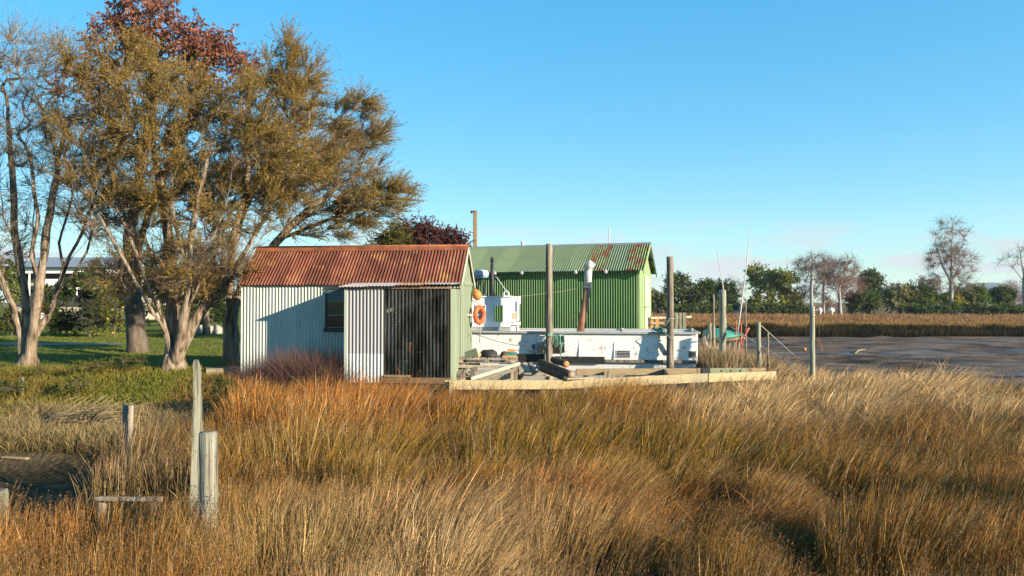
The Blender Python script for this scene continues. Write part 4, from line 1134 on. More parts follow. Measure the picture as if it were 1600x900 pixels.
# stay rope from cabin to pipe
def rope(name, label, cat, pts, r, mat, sag=0.0, n=14, parent=None):
    pts = [Vector(q) for q in pts]; P_ = []
    for a, b_ in zip(pts[:-1], pts[1:]):
        for i in range(n):
            s = i/n; P_.append(a.lerp(b_, s) - Z*(4*sag*s*(1-s)))
    P_.append(pts[-1])
    o = MB().tube(P_, r, 5).build(name, mat, parent)
    if not parent: tag(o, label, cat)
    return o
rope('stay_rope', '', '', [b3(cu1, cv+0.3, cz1+0.03), e1 + Z*0.05], 0.010, M['rope_grey'], 0.05, parent=boat)

# ------------------------------------------------------------------ piles by the boat
def pile(label, px, py0, py1, d, r, mat, name='mooring_pile', lean=0.0, top=1.0, knots=True, zb=None, group=None, n=12):
    a = at(px, py1, d); b_ = at(px+lean, py0, d)
    zb = float(gz(a.x, a.y)) - 0.3 if zb is None else zb
    t = thing(name, label, 'post', (a.x, a.y, zb), group)
    L = 14; pts = []; rr = []
    for i in range(L+1):
        s = i/L; q = Vector((a.x, a.y, zb)).lerp(b_, s); 
        pts.append(q + Vector((random.uniform(-.006,.006), random.uniform(-.006,.006), 0))); rr.append(r*(1.06 - (1.06-top)*s)*(1+random.uniform(-.035,.035)))
    MB().tube(pts, rr, n, wob=0.03).build('shaft', mat, t)
    return t, pts
t, P1 = pile('tall weathered pile with green rope, left of the exhaust pipe', 858, 381, 570, 25.1, 0.115, M['pile'])
t2, P2 = pile('tall weathered pile at the right-hand end of the white boat', 1047, 401, 580, 24.5, 0.115, M['pile'], lean=0)
MB().torus(at(1047, 498, 24.5), 0.125, 0.02, (Vector((1,0,0)), Vector((0,1,0)), Z), 16, 6).build('rope_band', M['rope_grey'], t2)
MB().torus(at(1047, 528, 24.5), 0.125, 0.016, (Vector((1,0,0)), Vector((0,1,0)), Z), 16, 6).build('rope_band', M['rope_grey'], t2)
# green rope round the left pile and coil
mb = MB()
c = at(858, 523, 25.1)
for k in range(3): mb.torus(c + Z*(0.03*k-0.03), 0.13, 0.018, (Vector((1,0,0)), Vector((0,1,0)), Z), 16, 6)
q = at(872, 524, 25.05)
for k in range(7):
    x = random.uniform(-0.10, 0.14); l = random.uniform(0.25, 0.55); y = random.uniform(-0.05, 0.05)
    mb.tube([q + Vector((x-0.06, y, 0)), q + Vector((x-0.08, y-0.03, -l*0.6)), q + Vector((x, y-0.02, -l)), q + Vector((x+0.08, y-0.03, -l*0.6)), q + Vector((x+0.05, y, 0.0))], 0.012, 5)
mb.tube([q + Vector((0.05,-0.06,0.05)), q + Vector((0.09,-0.08,-0.4)), q + Vector((0.07,-0.08,-0.9))], 0.017, 6)
mb.tube([c + Vector((0.1,-0.1,0)), q + Vector((0.1,0,0.02)), at(890, 518, 25.1), at(900, 514, 25.4)], 0.014, 5)
tag(mb.build('mooring_rope', M['rope_green'], None), 'tangled sea-green rope hanging on the tall pile left of the exhaust pipe', 'rope')
mb = MB(); q = at(1030, 516, 24.75)
for k in range(9):
    a = random.uniform(0, 6.28); r_ = random.uniform(0.06, 0.2)
    mb.torus(q + Vector((random.uniform(-.12,.12), 0.05, random.uniform(-.03,.06))), r_, 0.014, (Vector((1,0,0)), Vector((0,0.9,0.3)).normalized(), Vector((0,-0.3,0.9)).normalized()), 14, 5)
mb.tube([q, at(1040, 508, 24.4), at(1047, 498, 24.38)], 0.014, 5); mb.tube([q, at(1038, 520, 24.4), at(1047, 527, 24.38)], 0.012, 5)
tag(mb.build('mooring_rope', M['rope_green'], None), 'pile of teal-green rope on the gunwale beside the right-hand tall pile', 'rope')
rope('mooring_line', 'thin dark line running from the shed end to the hull', 'rope', [p(0.12, 1.3, 1.25), b3(BH.u_of(835), -0.03, 1.38)], 0.010, M['rope_dark'], 0.12)
mb = MB(); q = b3(BH.u_of(834), -0.05, 1.38)
for k in range(5): mb.torus(q + Z*random.uniform(-.04,.04), 0.05, 0.014, (BH.U, BH.W, BH.V), 10, 5)
mb.tube([q, q + Vector((0.05, 0, -0.25))], 0.012, 5)
tag(mb.build('rope_knot', M['rope_blue'], None), 'small blue rope knot on the hull left of the hatch', 'rope')
# lifebuoy and float by the shed's right end
lq = p(0.30, 1.75, SH.z_of(492, 0.3, 1.75)-0.75)
lb = thing('lifebuoy', 'orange ring lifebuoy hanging at the right end of the rusty-roofed shed', 'lifebuoy', lq - Z*0.3)
la = (SH.V*0.92 + SH.U*0.40).normalized(); ln = Z.cross(la).normalized()
MB().torus(lq, 0.235, 0.075, (la, Z, ln), 28, 10).build('ring', M['lifebuoy'], lb)
for k in range(4):
    a = math.pi/4 + k*math.pi/2; cc = lq + la*(0.235*math.cos(a)) + Z*(0.235*math.sin(a)); td_ = (-la*math.sin(a) + Z*math.cos(a))
    MB().torus(cc, 0.079, 0.006, (ln, (la*math.cos(a)+Z*math.sin(a)), td_), 12, 4).build('strap', M['white_plastic'], lb)
MB().tube([lq + Z*0.30, lq + Z*0.42 - SH.U*0.1, p(0.02, 1.75, lq.z-0.75+0.45)], 0.012, 5).build('hanging_cord', M['rope_grey'], lb)
MB().tube([lq - Z*0.30, lq - Z*0.6 + SH.U*0.02, lq - Z*0.85], 0.014, 5).build('hanging_cord', M['rope_grey'], lb)
MB().bar(p(0.0, 1.2, lq.z-0.75), lq - SH.U*0.02, 0.03, 0.03).build('bracket', M['white_pipe'], lb)
fq = p(0.24, 1.95, SH.z_of(460, 0.24, 1.95)-0.75)
fl = MB().lathe(fq - Z*0.16, [(0.03,-0.02),(0.10,0.03),(0.145,0.12),(0.135,0.22),(0.07,0.30),(0.03,0.36)], 14, ((SH.U+Z*0.35).normalized(), SH.V, (Z-SH.U*0.35).normalized())).build('mooring_float', M['float_orange'], None)
tag(fl, 'faded orange mooring float hanging above the ring lifebuoy', 'float')

# ------------------------------------------------------------------ timber staging in front of the boat
stg = thing('timber_staging', 'low unfinished timber staging of pale beams on short posts in front of the boat', 'staging', (2.5, 20.5, 0.0))
A0 = at(695, 601.5, 19.35); A1 = at(880, 601, 20.05); B0 = at(862, 600, 20.0); B1 = at(1106, 590.5, 21.0); C1 = at(1212, 586.5, 21.75)
MB().bar(A0, A1, 0.07, 0.25, jit=0.004).build('front_beam', M['new_timber'], stg)
MB().bar(B0 + Vector((0.0,0.08,-0.03)), B1 + Vector((0,0.05,0)), 0.07, 0.25, jit=0.004).build('front_beam', M['new_timber'], stg)
MB().bar(B1 + Vector((0.012,0.04,0)), C1, 0.07, 0.25, jit=0.004).build('front_beam', M['new_timber'], stg)
D0 = at(900, 581.5, 22.6); D1 = at(1196, 579.5, 23.2)
MB().bar(D0, D1, 0.10, 0.2, jit=0.004).build('back_beam', M['old_timber'], stg)
brk = MB().bar(D0.lerp(D1, 0.70) + Vector((0,-0.065,0.02)), D0.lerp(D1, 0.90) + Vector((0,-0.065,0.02)), 0.02, 0.17).build('steel_bracket', M['bracket_green'], stg)
for k in range(3): 
    q = D0.lerp(D1, 0.76+0.05*k) + Vector((0,-0.085,0.02)); MB().lathe(q, [(0.025,-0.01),(0.025,0.015)], 8, (Vector((1,0,0)), Z, Vector((0,-1,0)))).build('bolt', M['black_metal'], brk)
MB().bar(D0.lerp(D1, 0.655) + Vector((0,-0.07,0.02)), D0.lerp(D1, 0.70) + Vector((0,-0.07,0.02)), 0.03, 0.18).build('end_block', M['black_metal'], stg)
for a, s in ((A0.lerp(A1, .06), -1), (A0.lerp(A1, .55), 1), (A0.lerp(A1, .82), 1), (B0.lerp(B1, .03), 1), (B0.lerp(B1, .40), 1), (B0.lerp(B1, .78), 1), (B0.lerp(B1, .90), 1), (C1.lerp(B1, .2), 1)):
    g0 = float(gz(a.x, a.y)); MB().box((a.x, a.y + 0.10*s, (a.z+0.12+g0-0.2)/2), (0.13, 0.10, a.z+0.12-g0+0.2), None, 0.006, 0.008).build('post', M['new_timber'] if s < 0 else M['old_timber'], stg)
for a in (D0.lerp(D1, .05), D0.lerp(D1, .3), D0.lerp(D1, .62), D0.lerp(D1, .95)):
    g0 = float(gz(a.x, a.y)); MB().box((a.x, a.y+0.12, (a.z+0.08+g0-0.2)/2), (0.13, 0.11, a.z+0.08-g0+0.2), None, 0.006, 0.008).build('post', M['pallet'], stg)
for s0, s1 in ((0.1, 0.05), (0.5, 0.3)):
    MB().bar(A0.lerp(A1, s0) + Vector((0,0.1,0.02)), Vector((A0.lerp(A1, s0).x+0.5, 22.6, 0.60)), 0.07, 0.2, jit=0.005).build('joist', M['old_timber'], stg)
for s0 in (0.35, 0.75):
    q = B0.lerp(B1, s0); MB().bar(q + Vector((0,0.1,0.02)), q + Vector((0.3, 2.2, 0.02)), 0.07, 0.18, jit=0.005).build('joist', M['old_timber'], stg)

def pallet(label, c, ang, tilt_x, tilt_y, size=(1.15, 0.95), nb=6):
    R_ = Matrix.Rotation(ang, 3, 'Z') @ Matrix.Rotation(tilt_x, 3, 'X') @ Matrix.Rotation(tilt_y, 3, 'Y')
    ax = [R_ @ Vector(v) for v in ((1,0,0),(0,1,0),(0,0,1))]
    c = Vector(c); t = thing('pallet', label, 'pallet', c - ax[2]*0.08)
    w, dpt = size
    P_ = lambda x, y, z: c + ax[0]*x + ax[1]*y + ax[2]*z
    for i in range(nb):
        x = -w/2 + w*(i+0.5)/nb
        MB().box(P_(x, 0, 0.065), (w/nb*0.72, dpt, 0.022), ax, 0.004, 0.003).build('board', M['pallet'], t)
    for y in (-dpt/2+0.05, 0, dpt/2-0.05):
        for x in (-w/2+0.08, 0, w/2-0.08):
            MB().box(P_(x, y, -0.008), (0.14, 0.09, 0.078), ax, 0.004, 0.004).build('block', M['pallet'], t)
        MB().box(P_(0, y, 0.041), (w, 0.085, 0.018), ax, 0.003, 0.003).build('stringer', M['pallet'], t)
        MB().box(P_(0, y, -0.058), (w, 0.085, 0.02), ax, 0.003, 0.003).build('stringer', M['pallet'], t)
    return t
pc = at(763, 562, 21.2); pallet('level grey pallet carrying rubbish, on top of the heap beside the shed', pc, -0.08, 0.0, 0.0, (1.65, 0.95), 8)
pc2 = at(727, 579, 20.8); pallet('tilted pallet with curling boards leaning at the shed corner', pc2, -0.15, 0.25, -0.18, (0.75, 0.8), 4)
pc3 = at(832, 577, 22.1); pallet('grey pallet lying low between the heap and the tall pile', pc3, 0.1, 0.22, 0.04, (0.95, 0.9), 5)
bp = thing('broken_pallet', 'broken pallet side with long pale boards sloping up to the right below the rubbish heap', 'pallet', at(738, 596, 20.3))
for k, (a, b_, w_) in enumerate((((736, 592, 20.25), (812, 568, 20.55), 0.10), ((742, 597, 20.2), (806, 577, 20.5), 0.09), ((715, 572, 20.7), (790, 574, 20.75), 0.09))):
    MB().bar(at(*a), at(*b_), 0.04, w_, jit=0.006).build('board', M['pallet'] if k else M['cream_trim'], bp)
for s_ in (0.1, 0.5, 0.92):
    q = at(738, 594, 20.3).lerp(at(809, 572, 20.6), s_); MB().box(q + Vector((0, 0.08, -0.02)), (0.10, 0.12, 0.14), None, 0.01, 0.006).build('block', M['pallet'], bp)
for px in (800, 806):
    q = at(px, 575, 20.7); MB().box((q.x, 20.75, 0.75), (0.09, 0.09, 0.75), None, 0.006, 0.006).build('leg', M['pallet'], bp)
# cribbing that carries the top pallet
cr = thing('crib_stack', 'short timber blocks under the level pallet beside the shed', 'blocks', (pc.x, pc.y, 0.6))
for dx in (-0.7, 0.7):
    for dy in (-0.32, 0.32):
        MB().box((pc.x+dx, pc.y+dy, (0.55+pc.z-0.075)/2), (0.14, 0.14, pc.z-0.075-0.55), None, 0.008, 0.006).build('block', M['pallet'], cr)
MB().bar((pc.x-0.85, pc.y-0.32, 0.53), (pc.x+0.85, pc.y-0.32, 0.50), 0.12, 0.08, jit=0.006).build('bearer', M['old_timber'], cr)
MB().bar((pc.x-0.85, pc.y+0.32, 0.53), (pc.x+0.85, pc.y+0.32, 0.50), 0.12, 0.08, jit=0.006).build('bearer', M['old_timber'], cr)
# things lying on the top pallet
zt_ = pc.z + 0.078
def lump(name, label, cat, c, rx, ry, rz, mat, n=14, m=7, rough=0.22):
    c = Vector(c); mb = MB(); vs = []; fs = []
    for i in range(m+1):
        th = math.pi/2*i/m
        for k in range(n):
            a = 2*math.pi*k/n; f_ = 1 + rough*(mnoise.noise(Vector((math.cos(a)*1.7+c.x, math.sin(a)*1.7, th*1.5+c.y)))) 
            vs.append(c + Vector((rx*f_*math.cos(a)*math.cos(th)**0.6, ry*f_*math.sin(a)*math.cos(th)**0.6, rz*f_*math.sin(th))))
    for i in range(m):
        for k in range(n): fs.append((i*n+k, i*n+(k+1)%n, (i+1)*n+(k+1)%n, (i+1)*n+k))
    fs.append(tuple(reversed(range(n))))
    return tag(mb.add(vs, fs, True).build(name, mat, None), label, cat)
lump('sack', 'slumped black sack lying on the level pallet', 'sack', (at(764, 540, 21.2).x, 21.25, zt_), 0.26, 0.25, 0.20, M['rubber'])
lump('sack', 'small dark bundle between the black sack and the teal crate', 'bundle', (at(788, 548, 21.2).x, 21.3, zt_), 0.13, 0.15, 0.15, M['log_bark'])
o = MB().bar(Vector((at(785,553,21).x, 20.9, zt_+0.03)), Vector((at(808,553,21).x, 20.95, zt_+0.03)), 0.10, 0.055).build('plank', M['orange_timber'], None); tag(o, 'short fresh orange plank on the front edge of the level pallet', 'plank')
mb = MB(); q = Vector((at(799,546,21.2).x, 21.3, zt_))
mb.box(q + Z*0.06, (0.30, 0.22, 0.10), None, 0.004, 0.012); mb.box(q + Z*0.115, (0.33, 0.25, 0.025), None, 0.003, 0.008)
tag(mb.build('plastic_crate', M['teal'], None), 'flat teal plastic crate on the right end of the level pallet', 'crate')
o = MB().box(q + Z*0.128 + Vector((0,0,0.045)), (0.22, 0.12, 0.09), None, 0.006, 0.008).build('brick_block', M['orange_timber'], None); tag(o, 'brown wooden block standing on top of the teal crate', 'block')
o = MB().tube([Vector((at(745,553,21.1).x, 20.95, zt_+0.06)), Vector((at(752,553,21.1).x, 21.3, zt_+0.06))], 0.06, 10).build('firewood', M['log_end'], None); tag(o, 'short pale cut log lying on the left of the level pallet', 'log')
ga, gb = p(0.20, -0.25, 0.02), p(0.26, 0.1, 0)
q0 = at(727, 556, 20.9); q1 = at(746, 549, 20.75)
o = MB().bar(q0, q1, 0.03, 0.21).build('green_board', M['green_board'], None); tag(o, 'short sage-green board leaning at the foot of the shed gable', 'board')
# logs
lg = [((845, 566, 21.9), (893, 586, 20.15), 0.105), ((848, 576, 21.5), (886, 591, 20.2), 0.10), ((864, 562, 22.2), (885, 569, 21.4), 0.10)]
ll_ = ['dark log lying uppermost across the staging, pale sawn end to the right', 'dark log lying beneath the uppermost log on the staging', 'short dark log behind the other two, at the foot of the tall pile']
for (a, b_, r_), lb_ in zip(lg, ll_):
    t = thing('log', lb_, 'log', at(*a)); A_, B_ = at(*a), at(*b_)
    MB().tube([A_.lerp(B_, k/8) for k in range(9)], [r_*random.uniform(.95,1.05) for k in range(9)], 12, wob=0.04).build('bark', M['log_bark'], t)
    dn = (B_-A_).normalized(); x_ = dn.cross(Z).normalized()
    MB().lathe(B_, [(r_*0.9, -0.01), (r_*0.88, 0.006)], 12, (x_, dn.cross(x_), dn)).build('sawn_end', M['old_timber'] if r_ > 0.1 else M['orange_timber'], t)
o = MB().bar(at(884, 592, 20.0), at(925, 590, 20.4), 0.14, 0.04, jit=0.005).build('plank', M['pallet'], None); tag(o, 'grey plank lying along the pale front beam right of the logs', 'plank')

# ------------------------------------------------------------------ piles, dinghy and lines on the right
pile('greenish treated pile in the rush tuft right of the boat', 1129, 453, 562, 25.0, 0.115, M['pile_green'])
pile('short leaning pile with rope, at the edge of the mud', 1187, 503, 573, 24.0, 0.075, M['pile_green'], top=0.9, lean=-2)
t5, P5 = pile('tall slim pile at the mud edge, in line with the far birch', 1269, 478, 575, 22.6, 0.085, M['pile_green'], top=0.85)
MB().torus(at(1269, 493, 22.6), 0.085, 0.016, (Vector((1,0,0)), Vector((0,1,0)), Z), 14, 6).build('rope_band', M['rope_grey'], t5)
pile('thin upright stick between the two mooring piles at the mud', 1200, 520, 575, 23.6, 0.03, M['pile'], name='stake', n=7)
pile('thin tall pole standing left of the greenish treated pile', 1115, 460, 555, 26.0, 0.03, M['pile'], name='stake', n=7)
pile('thin crooked pole right of the dinghy', 1166, 470, 560, 24.6, 0.025, M['pile'], name='stake', lean=-1, n=7)
# dinghy with green cover on short posts
dg0 = at(1132, 528, 27.6)
dn = thing('covered_dinghy', 'small dinghy under a blue-green cover propped on short posts', 'dinghy', dg0 - Z*0.9)
mb = MB(); vs = []; fs = []; n = 12; m = 13
L_, hb = 1.45, 0.55
for i in range(m):
    s = i/(m-1); x = -L_/2*1.0 + L_*s; k = (math.sin(math.pi*min(0.96, 0.18+0.80*s)))**0.6
    for j in range(n):
        a = math.pi*j/(n-1)
        vs.append(dg0 + Vector((x, -hb*k*math.cos(a), 0.40*k*math.sin(a)**0.8*(1-0.45*s) + 0.03)))
for i in range(m-1):
    for j in range(n-1): fs.append((i*n+j, (i+1)*n+j, (i+1)*n+j+1, i*n+j+1))
fs.append(tuple(range(n))); fs.append(tuple(reversed([(m-1)*n+j for j in range(n)])))
mb.add(vs, fs, True).build('cover', M['tarp'], dn)
mb = MB(); vs = []; fs = []
for i in range(m):
    s = i/(m-1); x = -L_/2 + (L_+0.06)*s; k = (math.sin(math.pi*min(0.96, 0.18+0.80*s)))**0.6
    for j in range(n):
        a = math.pi*j/(n-1)
        vs.append(dg0 + Vector((x, -(hb-0.01)*k*math.cos(a), -0.22*k*math.sin(a)**0.7 + 0.025 + 0.05*s*s)))
fs = []
for i in range(m-1):
    for j in range(n-1): fs.append((i*n+j, i*n+j+1, (i+1)*n+j+1, (i+1)*n+j))
fs.append(tuple(reversed(range(n)))); fs.append(tuple((m-1)*n+j for j in range(n)))
mb.add(vs, fs, True).build('hull', M['old_timber'], dn)
q = dg0 + Vector((L_/2-0.02, 0, 0.05)); MB().tube([q + Z*0.10 - Vector((0.05,0,0)), q + Vector((0.05,0,-0.1))], 0.04, 8).build('bow_fitting', M['white_plastic'], dn)
for px in (1138, 1147, 1154):
    q = at(px, 545, 27.5); MB().tube([(q.x, q.y, -0.7), (q.x, q.y, dg0.z-0.16)], 0.06, 8).build('prop_post', M['post_grey'], dn)
def rod(label, name, cat, pts, r, mat):
    return tag(MB().tube(pts, r, 6).build(name, mat, None), label, cat)
rod('long thin white whip aerial leaning right above the dinghy', 'whip_aerial', 'aerial', [at(1151, 527, 27.6), at(1158, 480, 27.6), at(1166, 420, 27.6), at(1172, 355, 27.6)], [0.035, 0.03, 0.02, 0.012], M['white_pipe'])
rod('thin bare aerial leaning left above the greenish pile', 'whip_aerial', 'aerial', [at(1135, 526, 27.5), at(1133, 470, 27.5), at(1127, 430, 27.5), at(1120, 392, 27.5)], [0.03, 0.025, 0.016, 0.01], M['white_pipe'])
for px, h0, lb in ((1150, 500, 'short red marker stick left of the crooked pole'), (1158, 506, 'faded red stick standing behind the dinghy bow')):
    rod(lb, 'marker_stick', 'stick', [at(px, 600, 27.2), at(px, h0, 27.2)], 0.022, M['red_paint'])
rod('bright red paddle blade leaning on the crooked pole', 'paddle', 'paddle', [at(1141, 606, 24.5), at(1163, 526, 24.5), at(1170, 512, 24.5)], [0.015, 0.02, 0.04], M['red_paint'])
pile('taller old post of the pair left of the greenish pile', 1109, 505, 550, 26.4, 0.07, M['post_grey'], name='old_post', n=8)
pile('shorter old post of the pair left of the greenish pile', 1114.5, 509, 550, 26.4, 0.065, M['post_grey'], name='old_post', n=8)
hp = at(1107, 540, 26.2)
tag(MB().tube([at(1104, 522, 26.2), at(1101, 530, 26.2), at(1104, 541, 26.1), at(1112, 546, 26.0), at(1122, 544, 26.0), at(1124, 556, 26.0), at(1124, 620, 26.0)], 0.09, 8).build('drain_hose', M['rope_grey'], None), 'thick grey curved hose draped by the pair of old posts', 'hose')
rope('mooring_line', 'pale rope sloping from the greenish pile down into the rushes', 'rope', [at(1134, 505, 25.0), at(1235, 568, 23.2), at(1300, 610, 22.0)], 0.016, M['rope_grey'], 0.03)
rope('mooring_line', 'pale rope sloping right from the short leaning pile to the mud', 'rope', [at(1185, 505, 24.0), gat(1242, 556, 30)], 0.016, M['rope_grey'], 0.0)
rope('mooring_line', 'dark line hanging beside the tall slim pile', 'rope', [at(1280, 485, 22.9), at(1280, 530, 22.9)], 0.009, M['rope_dark'])
MB().bar(at(1269, 485, 22.62), at(1281, 484, 22.9), 0.04, 0.04).build('arm', M['pile'], t5)
o = MB().bar(at(1277, 529, 22.85), at(1284, 549, 22.8), 0.03, 0.07).build('broken_board', M['rust_pipe'], None); tag(o, 'small rust-brown board hanging right of the tall slim pile', 'board')
tag(MB().lathe(gat(1257, 548, 30) + Z*0.1, [(0.06,-0.12),(0.13,-0.04),(0.13,0.06),(0.06,0.12)], 10).build('float_buoy', M['float_orange'], None), 'tiny orange float lying out on the mud', 'float')
rod('curved dead branch lying on the mud flat', 'driftwood', 'branch', [gat(1335, 553, 30), gat(1342, 550, 30) + Z*0.12, gat(1352, 549, 30) + Z*0.15], [0.07, 0.06, 0.03], M['old_timber'])
# old jetty at the green shed's right end
jt = thing('jetty', 'old timber jetty rails behind the right end of the boat', 'jetty', at(1045, 512, 31))
for a, b_ in (((1016, 497), (1080, 495)), ((1016, 505), (1070, 504))): MB().bar(at(*a, 31.0), at(*b_, 32.0), 0.08, 0.09).build('rail', M['pallet'], jt)
for px in (1018, 1026, 1056, 1063, 1069): 
    q = at(px, 515, 31.2); MB().box((q.x, 31.2, 1.0), (0.14, 0.14, 2.9 if px > 1050 else 2.6), None, 0.006, 0.008).build('post', M['post_grey'] if px > 1030 else M['orange_timber'], jt)

# ------------------------------------------------------------------ posts in the foreground
def plank_post(label, prof, th, d, mat, name, yaw=0.0):
    """splintered plank: prof = [(py, px_left, px_right)] top to bottom"""
    vs = []; fs = []; c = at((prof[0][1]+prof[0][2])/2, prof[-1][0], d)
    X = Vector((math.cos(yaw), math.sin(yaw), 0)); Yv = Vector((-math.sin(yaw), math.cos(yaw), 0)); sx = 1/max(0.3, math.cos(yaw))
    for py, a, b_ in prof:
        A_, B_ = at(a, py, d), at(b_, py, d); mid = (A_+B_)/2; mid = Vector((mid.x, d, mid.z)); h = (B_.x-A_.x)/2
        ox = mid.x - c.x; base = Vector((c.x, d, mid.z)) + X*ox
        vs += [base - X*h - Yv*th/2, base + X*h - Yv*th/2, base + X*h + Yv*th/2, base - X*h + Yv*th/2]
    n = len(prof)
    for i in range(n-1):
        for k in range(4): fs.append((4*i+k, 4*(i+1)+k, 4*(i+1)+(k+1)%4, 4*i+(k+1)%4))
    fs += [(0,1,2,3), tuple(4*(n-1)+k for k in (3,2,1,0))]
    return tag(MB().add(vs, fs).build(name, mat, None), label, 'post')
plank_post('tall splintered grey plank standing upright behind the round log post', [(562,304,309.5),(565,302.5,311),(573,302,313.5),(588,303,314.5),(604,302,314),(622,302.5,315.5),(648,301,315),(672,300.5,316),(700,300,316),(740,299,316),(770,298,316),(830,298,316),(990,298,316)], 0.095, 7.3, M['fore_post'], 'plank_post', 0.42)
a = at(325.5, 790, 6.9); tb = at(325.5, 676, 6.9)
lp = thing('log_post', 'stout round grey-green log post in the foreground rushes', 'post', (a.x, a.y, 0))
pts = [Vector((a.x+0.03, a.y, -0.2)).lerp(Vector((tb.x, tb.y, tb.z)), k/10) for k in range(11)]
MB().tube(pts, [0.082*random.uniform(.97,1.03) for k in range(11)], 22, wob=0.022).build('shaft', M['fore_post'], lp)
MB().lathe(tb, [(0.078,-0.01),(0.074,0.006),(0.02,0.008)], 16).build('sawn_top', M['post_grey'], lp)
plank_post('short dark square post with pale lit edge at the ditch side', [(632.5,186,212),(640,186,212),(680,185.5,211.5),(770,185,211)], 0.075, 12.0, M['pile'], 'plank_post', -0.75)
plank_post('thin pale stake on the grassy bank at far left', [(589,32,35.5),(600,31.6,36),(636,31.5,36.5),(650,31.5,36.5)], 0.07, 20.0, M['post_grey'], 'stake')
plank_post('sawn-off stump at the left edge of the picture, in the rushes', [(766,-12,6),(772,-13,7.5),(800,-13,8),(1010,-13,8)], 0.14, 7.4, M['post_grey'], 'stump_post', 0.2)
lk = thing('low_rail', 'weathered low plank on stub posts in the rushes at the edge of the dark ditch', 'plank', at(200, 790, 8.75))
MB().bar(at(150, 779, 8.75), at(252, 780, 8.75), 0.10, 0.04, jit=0.01).build('plank', M['pile'], lk)
for px in (160, 240):
    q = at(px, 781, 8.8); g0 = float(gz(q.x, q.y)); MB().box((q.x, q.y, (q.z-0.03+g0-0.2)/2), (0.07, 0.07, q.z-0.03-g0+0.2), None, 0.004, 0.006).build('stub_post', M['pile'], lk)
o = MB().bar(gat(4, 714, 10, 20, 0.03), gat(44, 717, 10, 20, 0.03), 0.10, 0.04, jit=0.01).build('plank', M['old_timber'], None); tag(o, 'short grey board lying on the mud above the ditch', 'plank')
# dead sticks heap on the bank
mb = MB()
for k in range(70):
    a = at(random.uniform(50, 150), random.uniform(640, 652), 17.2+random.uniform(-.5,.5)); L_ = random.uniform(0.5, 1.7); an = random.uniform(-0.3, 1.2)
    a.z = float(gz(a.x, a.y)) + random.uniform(0.02, 0.2)
    b_ = a + Vector((L_*math.cos(an), random.uniform(-.3,.3), L_*math.sin(an)*0.45)); c = a.lerp(b_, .5) + Vector((0,0,random.uniform(0,.12)))
    mb.tube([a, c, b_], [0.013, 0.010, 0.004], 4)
tag(mb.build('brushwood', M['old_timber'], None), 'heap of dead grey brushwood on the bank left of the rushes', 'brushwood')

# ------------------------------------------------------------------ trees on the left
KA = (0.31, 0.20, 0.055); KB = (0.16, 0.125, 0.038)
TW2 = dict(nleaf=7, ll=0.12, lw=0.014, cA=(0.20,0.135,0.075), cB=(0.12,0.08,0.045), twc=(0.22,0.165,0.11), tww=0.016, ntw=11, tl=0.8, b=0.95)
kan = dict(ntw=10, tl=0.80, wind=(0.40,-0.02,0.30), a=1.0, b=0.55, nleaf=25, ll=0.080, lw=0.021, cA=KA, cB=KB, twc=(0.20,0.15,0.095), tww=0.010, extra=0.5, lspread=0.8)
make_tree('kanuka_tree', 'broad multi-stemmed olive-brown tree with pale forked trunk left of the shed', 'tree', (270, 583), 22.6,
    [[(270,583),(273,555),(276,540)], [(264,574,-.1),(266,545,-.1),(255,500,-.2),(238,462,-.4),(215,400,-.5),(180,320,-.6)], [(272,570,.1),(272,540,.15),(270,480,.2),(268,420,.4),(255,300,.5),(235,200,.3)],
     [(274,576,-.15),(279,545,-.2),(288,490,-.3),(297,440,-.5),(300,360,-.6),(330,230,-.6)], [(279,572),(284,545),(305,500,.1),(325,472,.2),(365,420,.5),(420,330,.8),(470,250,.6)], [(277,543),(300,505,.4),(318,470,.7),(340,380,1.0),(360,260,1.2)], [(262,520,-.2),(240,490,-.6),(222,455,-.8),(190,400,-.9),(150,330,-.8)], [(294,480,-.4),(312,440,-.7),(318,400,-.8),(350,330,-.9)], [(315,485,.1),(345,455,-.1),(385,410,-.2),(410,370,-.2)], [(268,470,.3),(250,430,.5),(225,370,.7)], [(300,430,-.5),(285,390,-.5),(270,330,-.4),(265,250,-.3)], [(365,420,.5),(360,380,.6),(385,300,.8),(395,200,.7)]],
    [(245,165,95,70,1.1),(170,120,85,55,.9),(300,230,130,85,1.7),(210,270,110,70,1.1),(400,185,90,65,1.2),(420,260,95,60,1.0),(250,350,125,60,1.6,.6),(270,290,140,70,.9,1.2),(310,420,85,45,1.0,-.3),(300,445,70,38,.9,.8),(140,230,70,60,.6),(460,120,40,45,.4),(205,430,45,35,.45),(370,330,80,45,.5),(445,90,22,22,.12)],
    860, 21, M['bark_pale'], 0.44, kan, flare=0.12, twigzone=lambda x, y: np.clip(0.08 + 0.60*sst(290, 400, y) + 0.35*sst(210, 120, x), 0, 0.8), twig2=TW2)
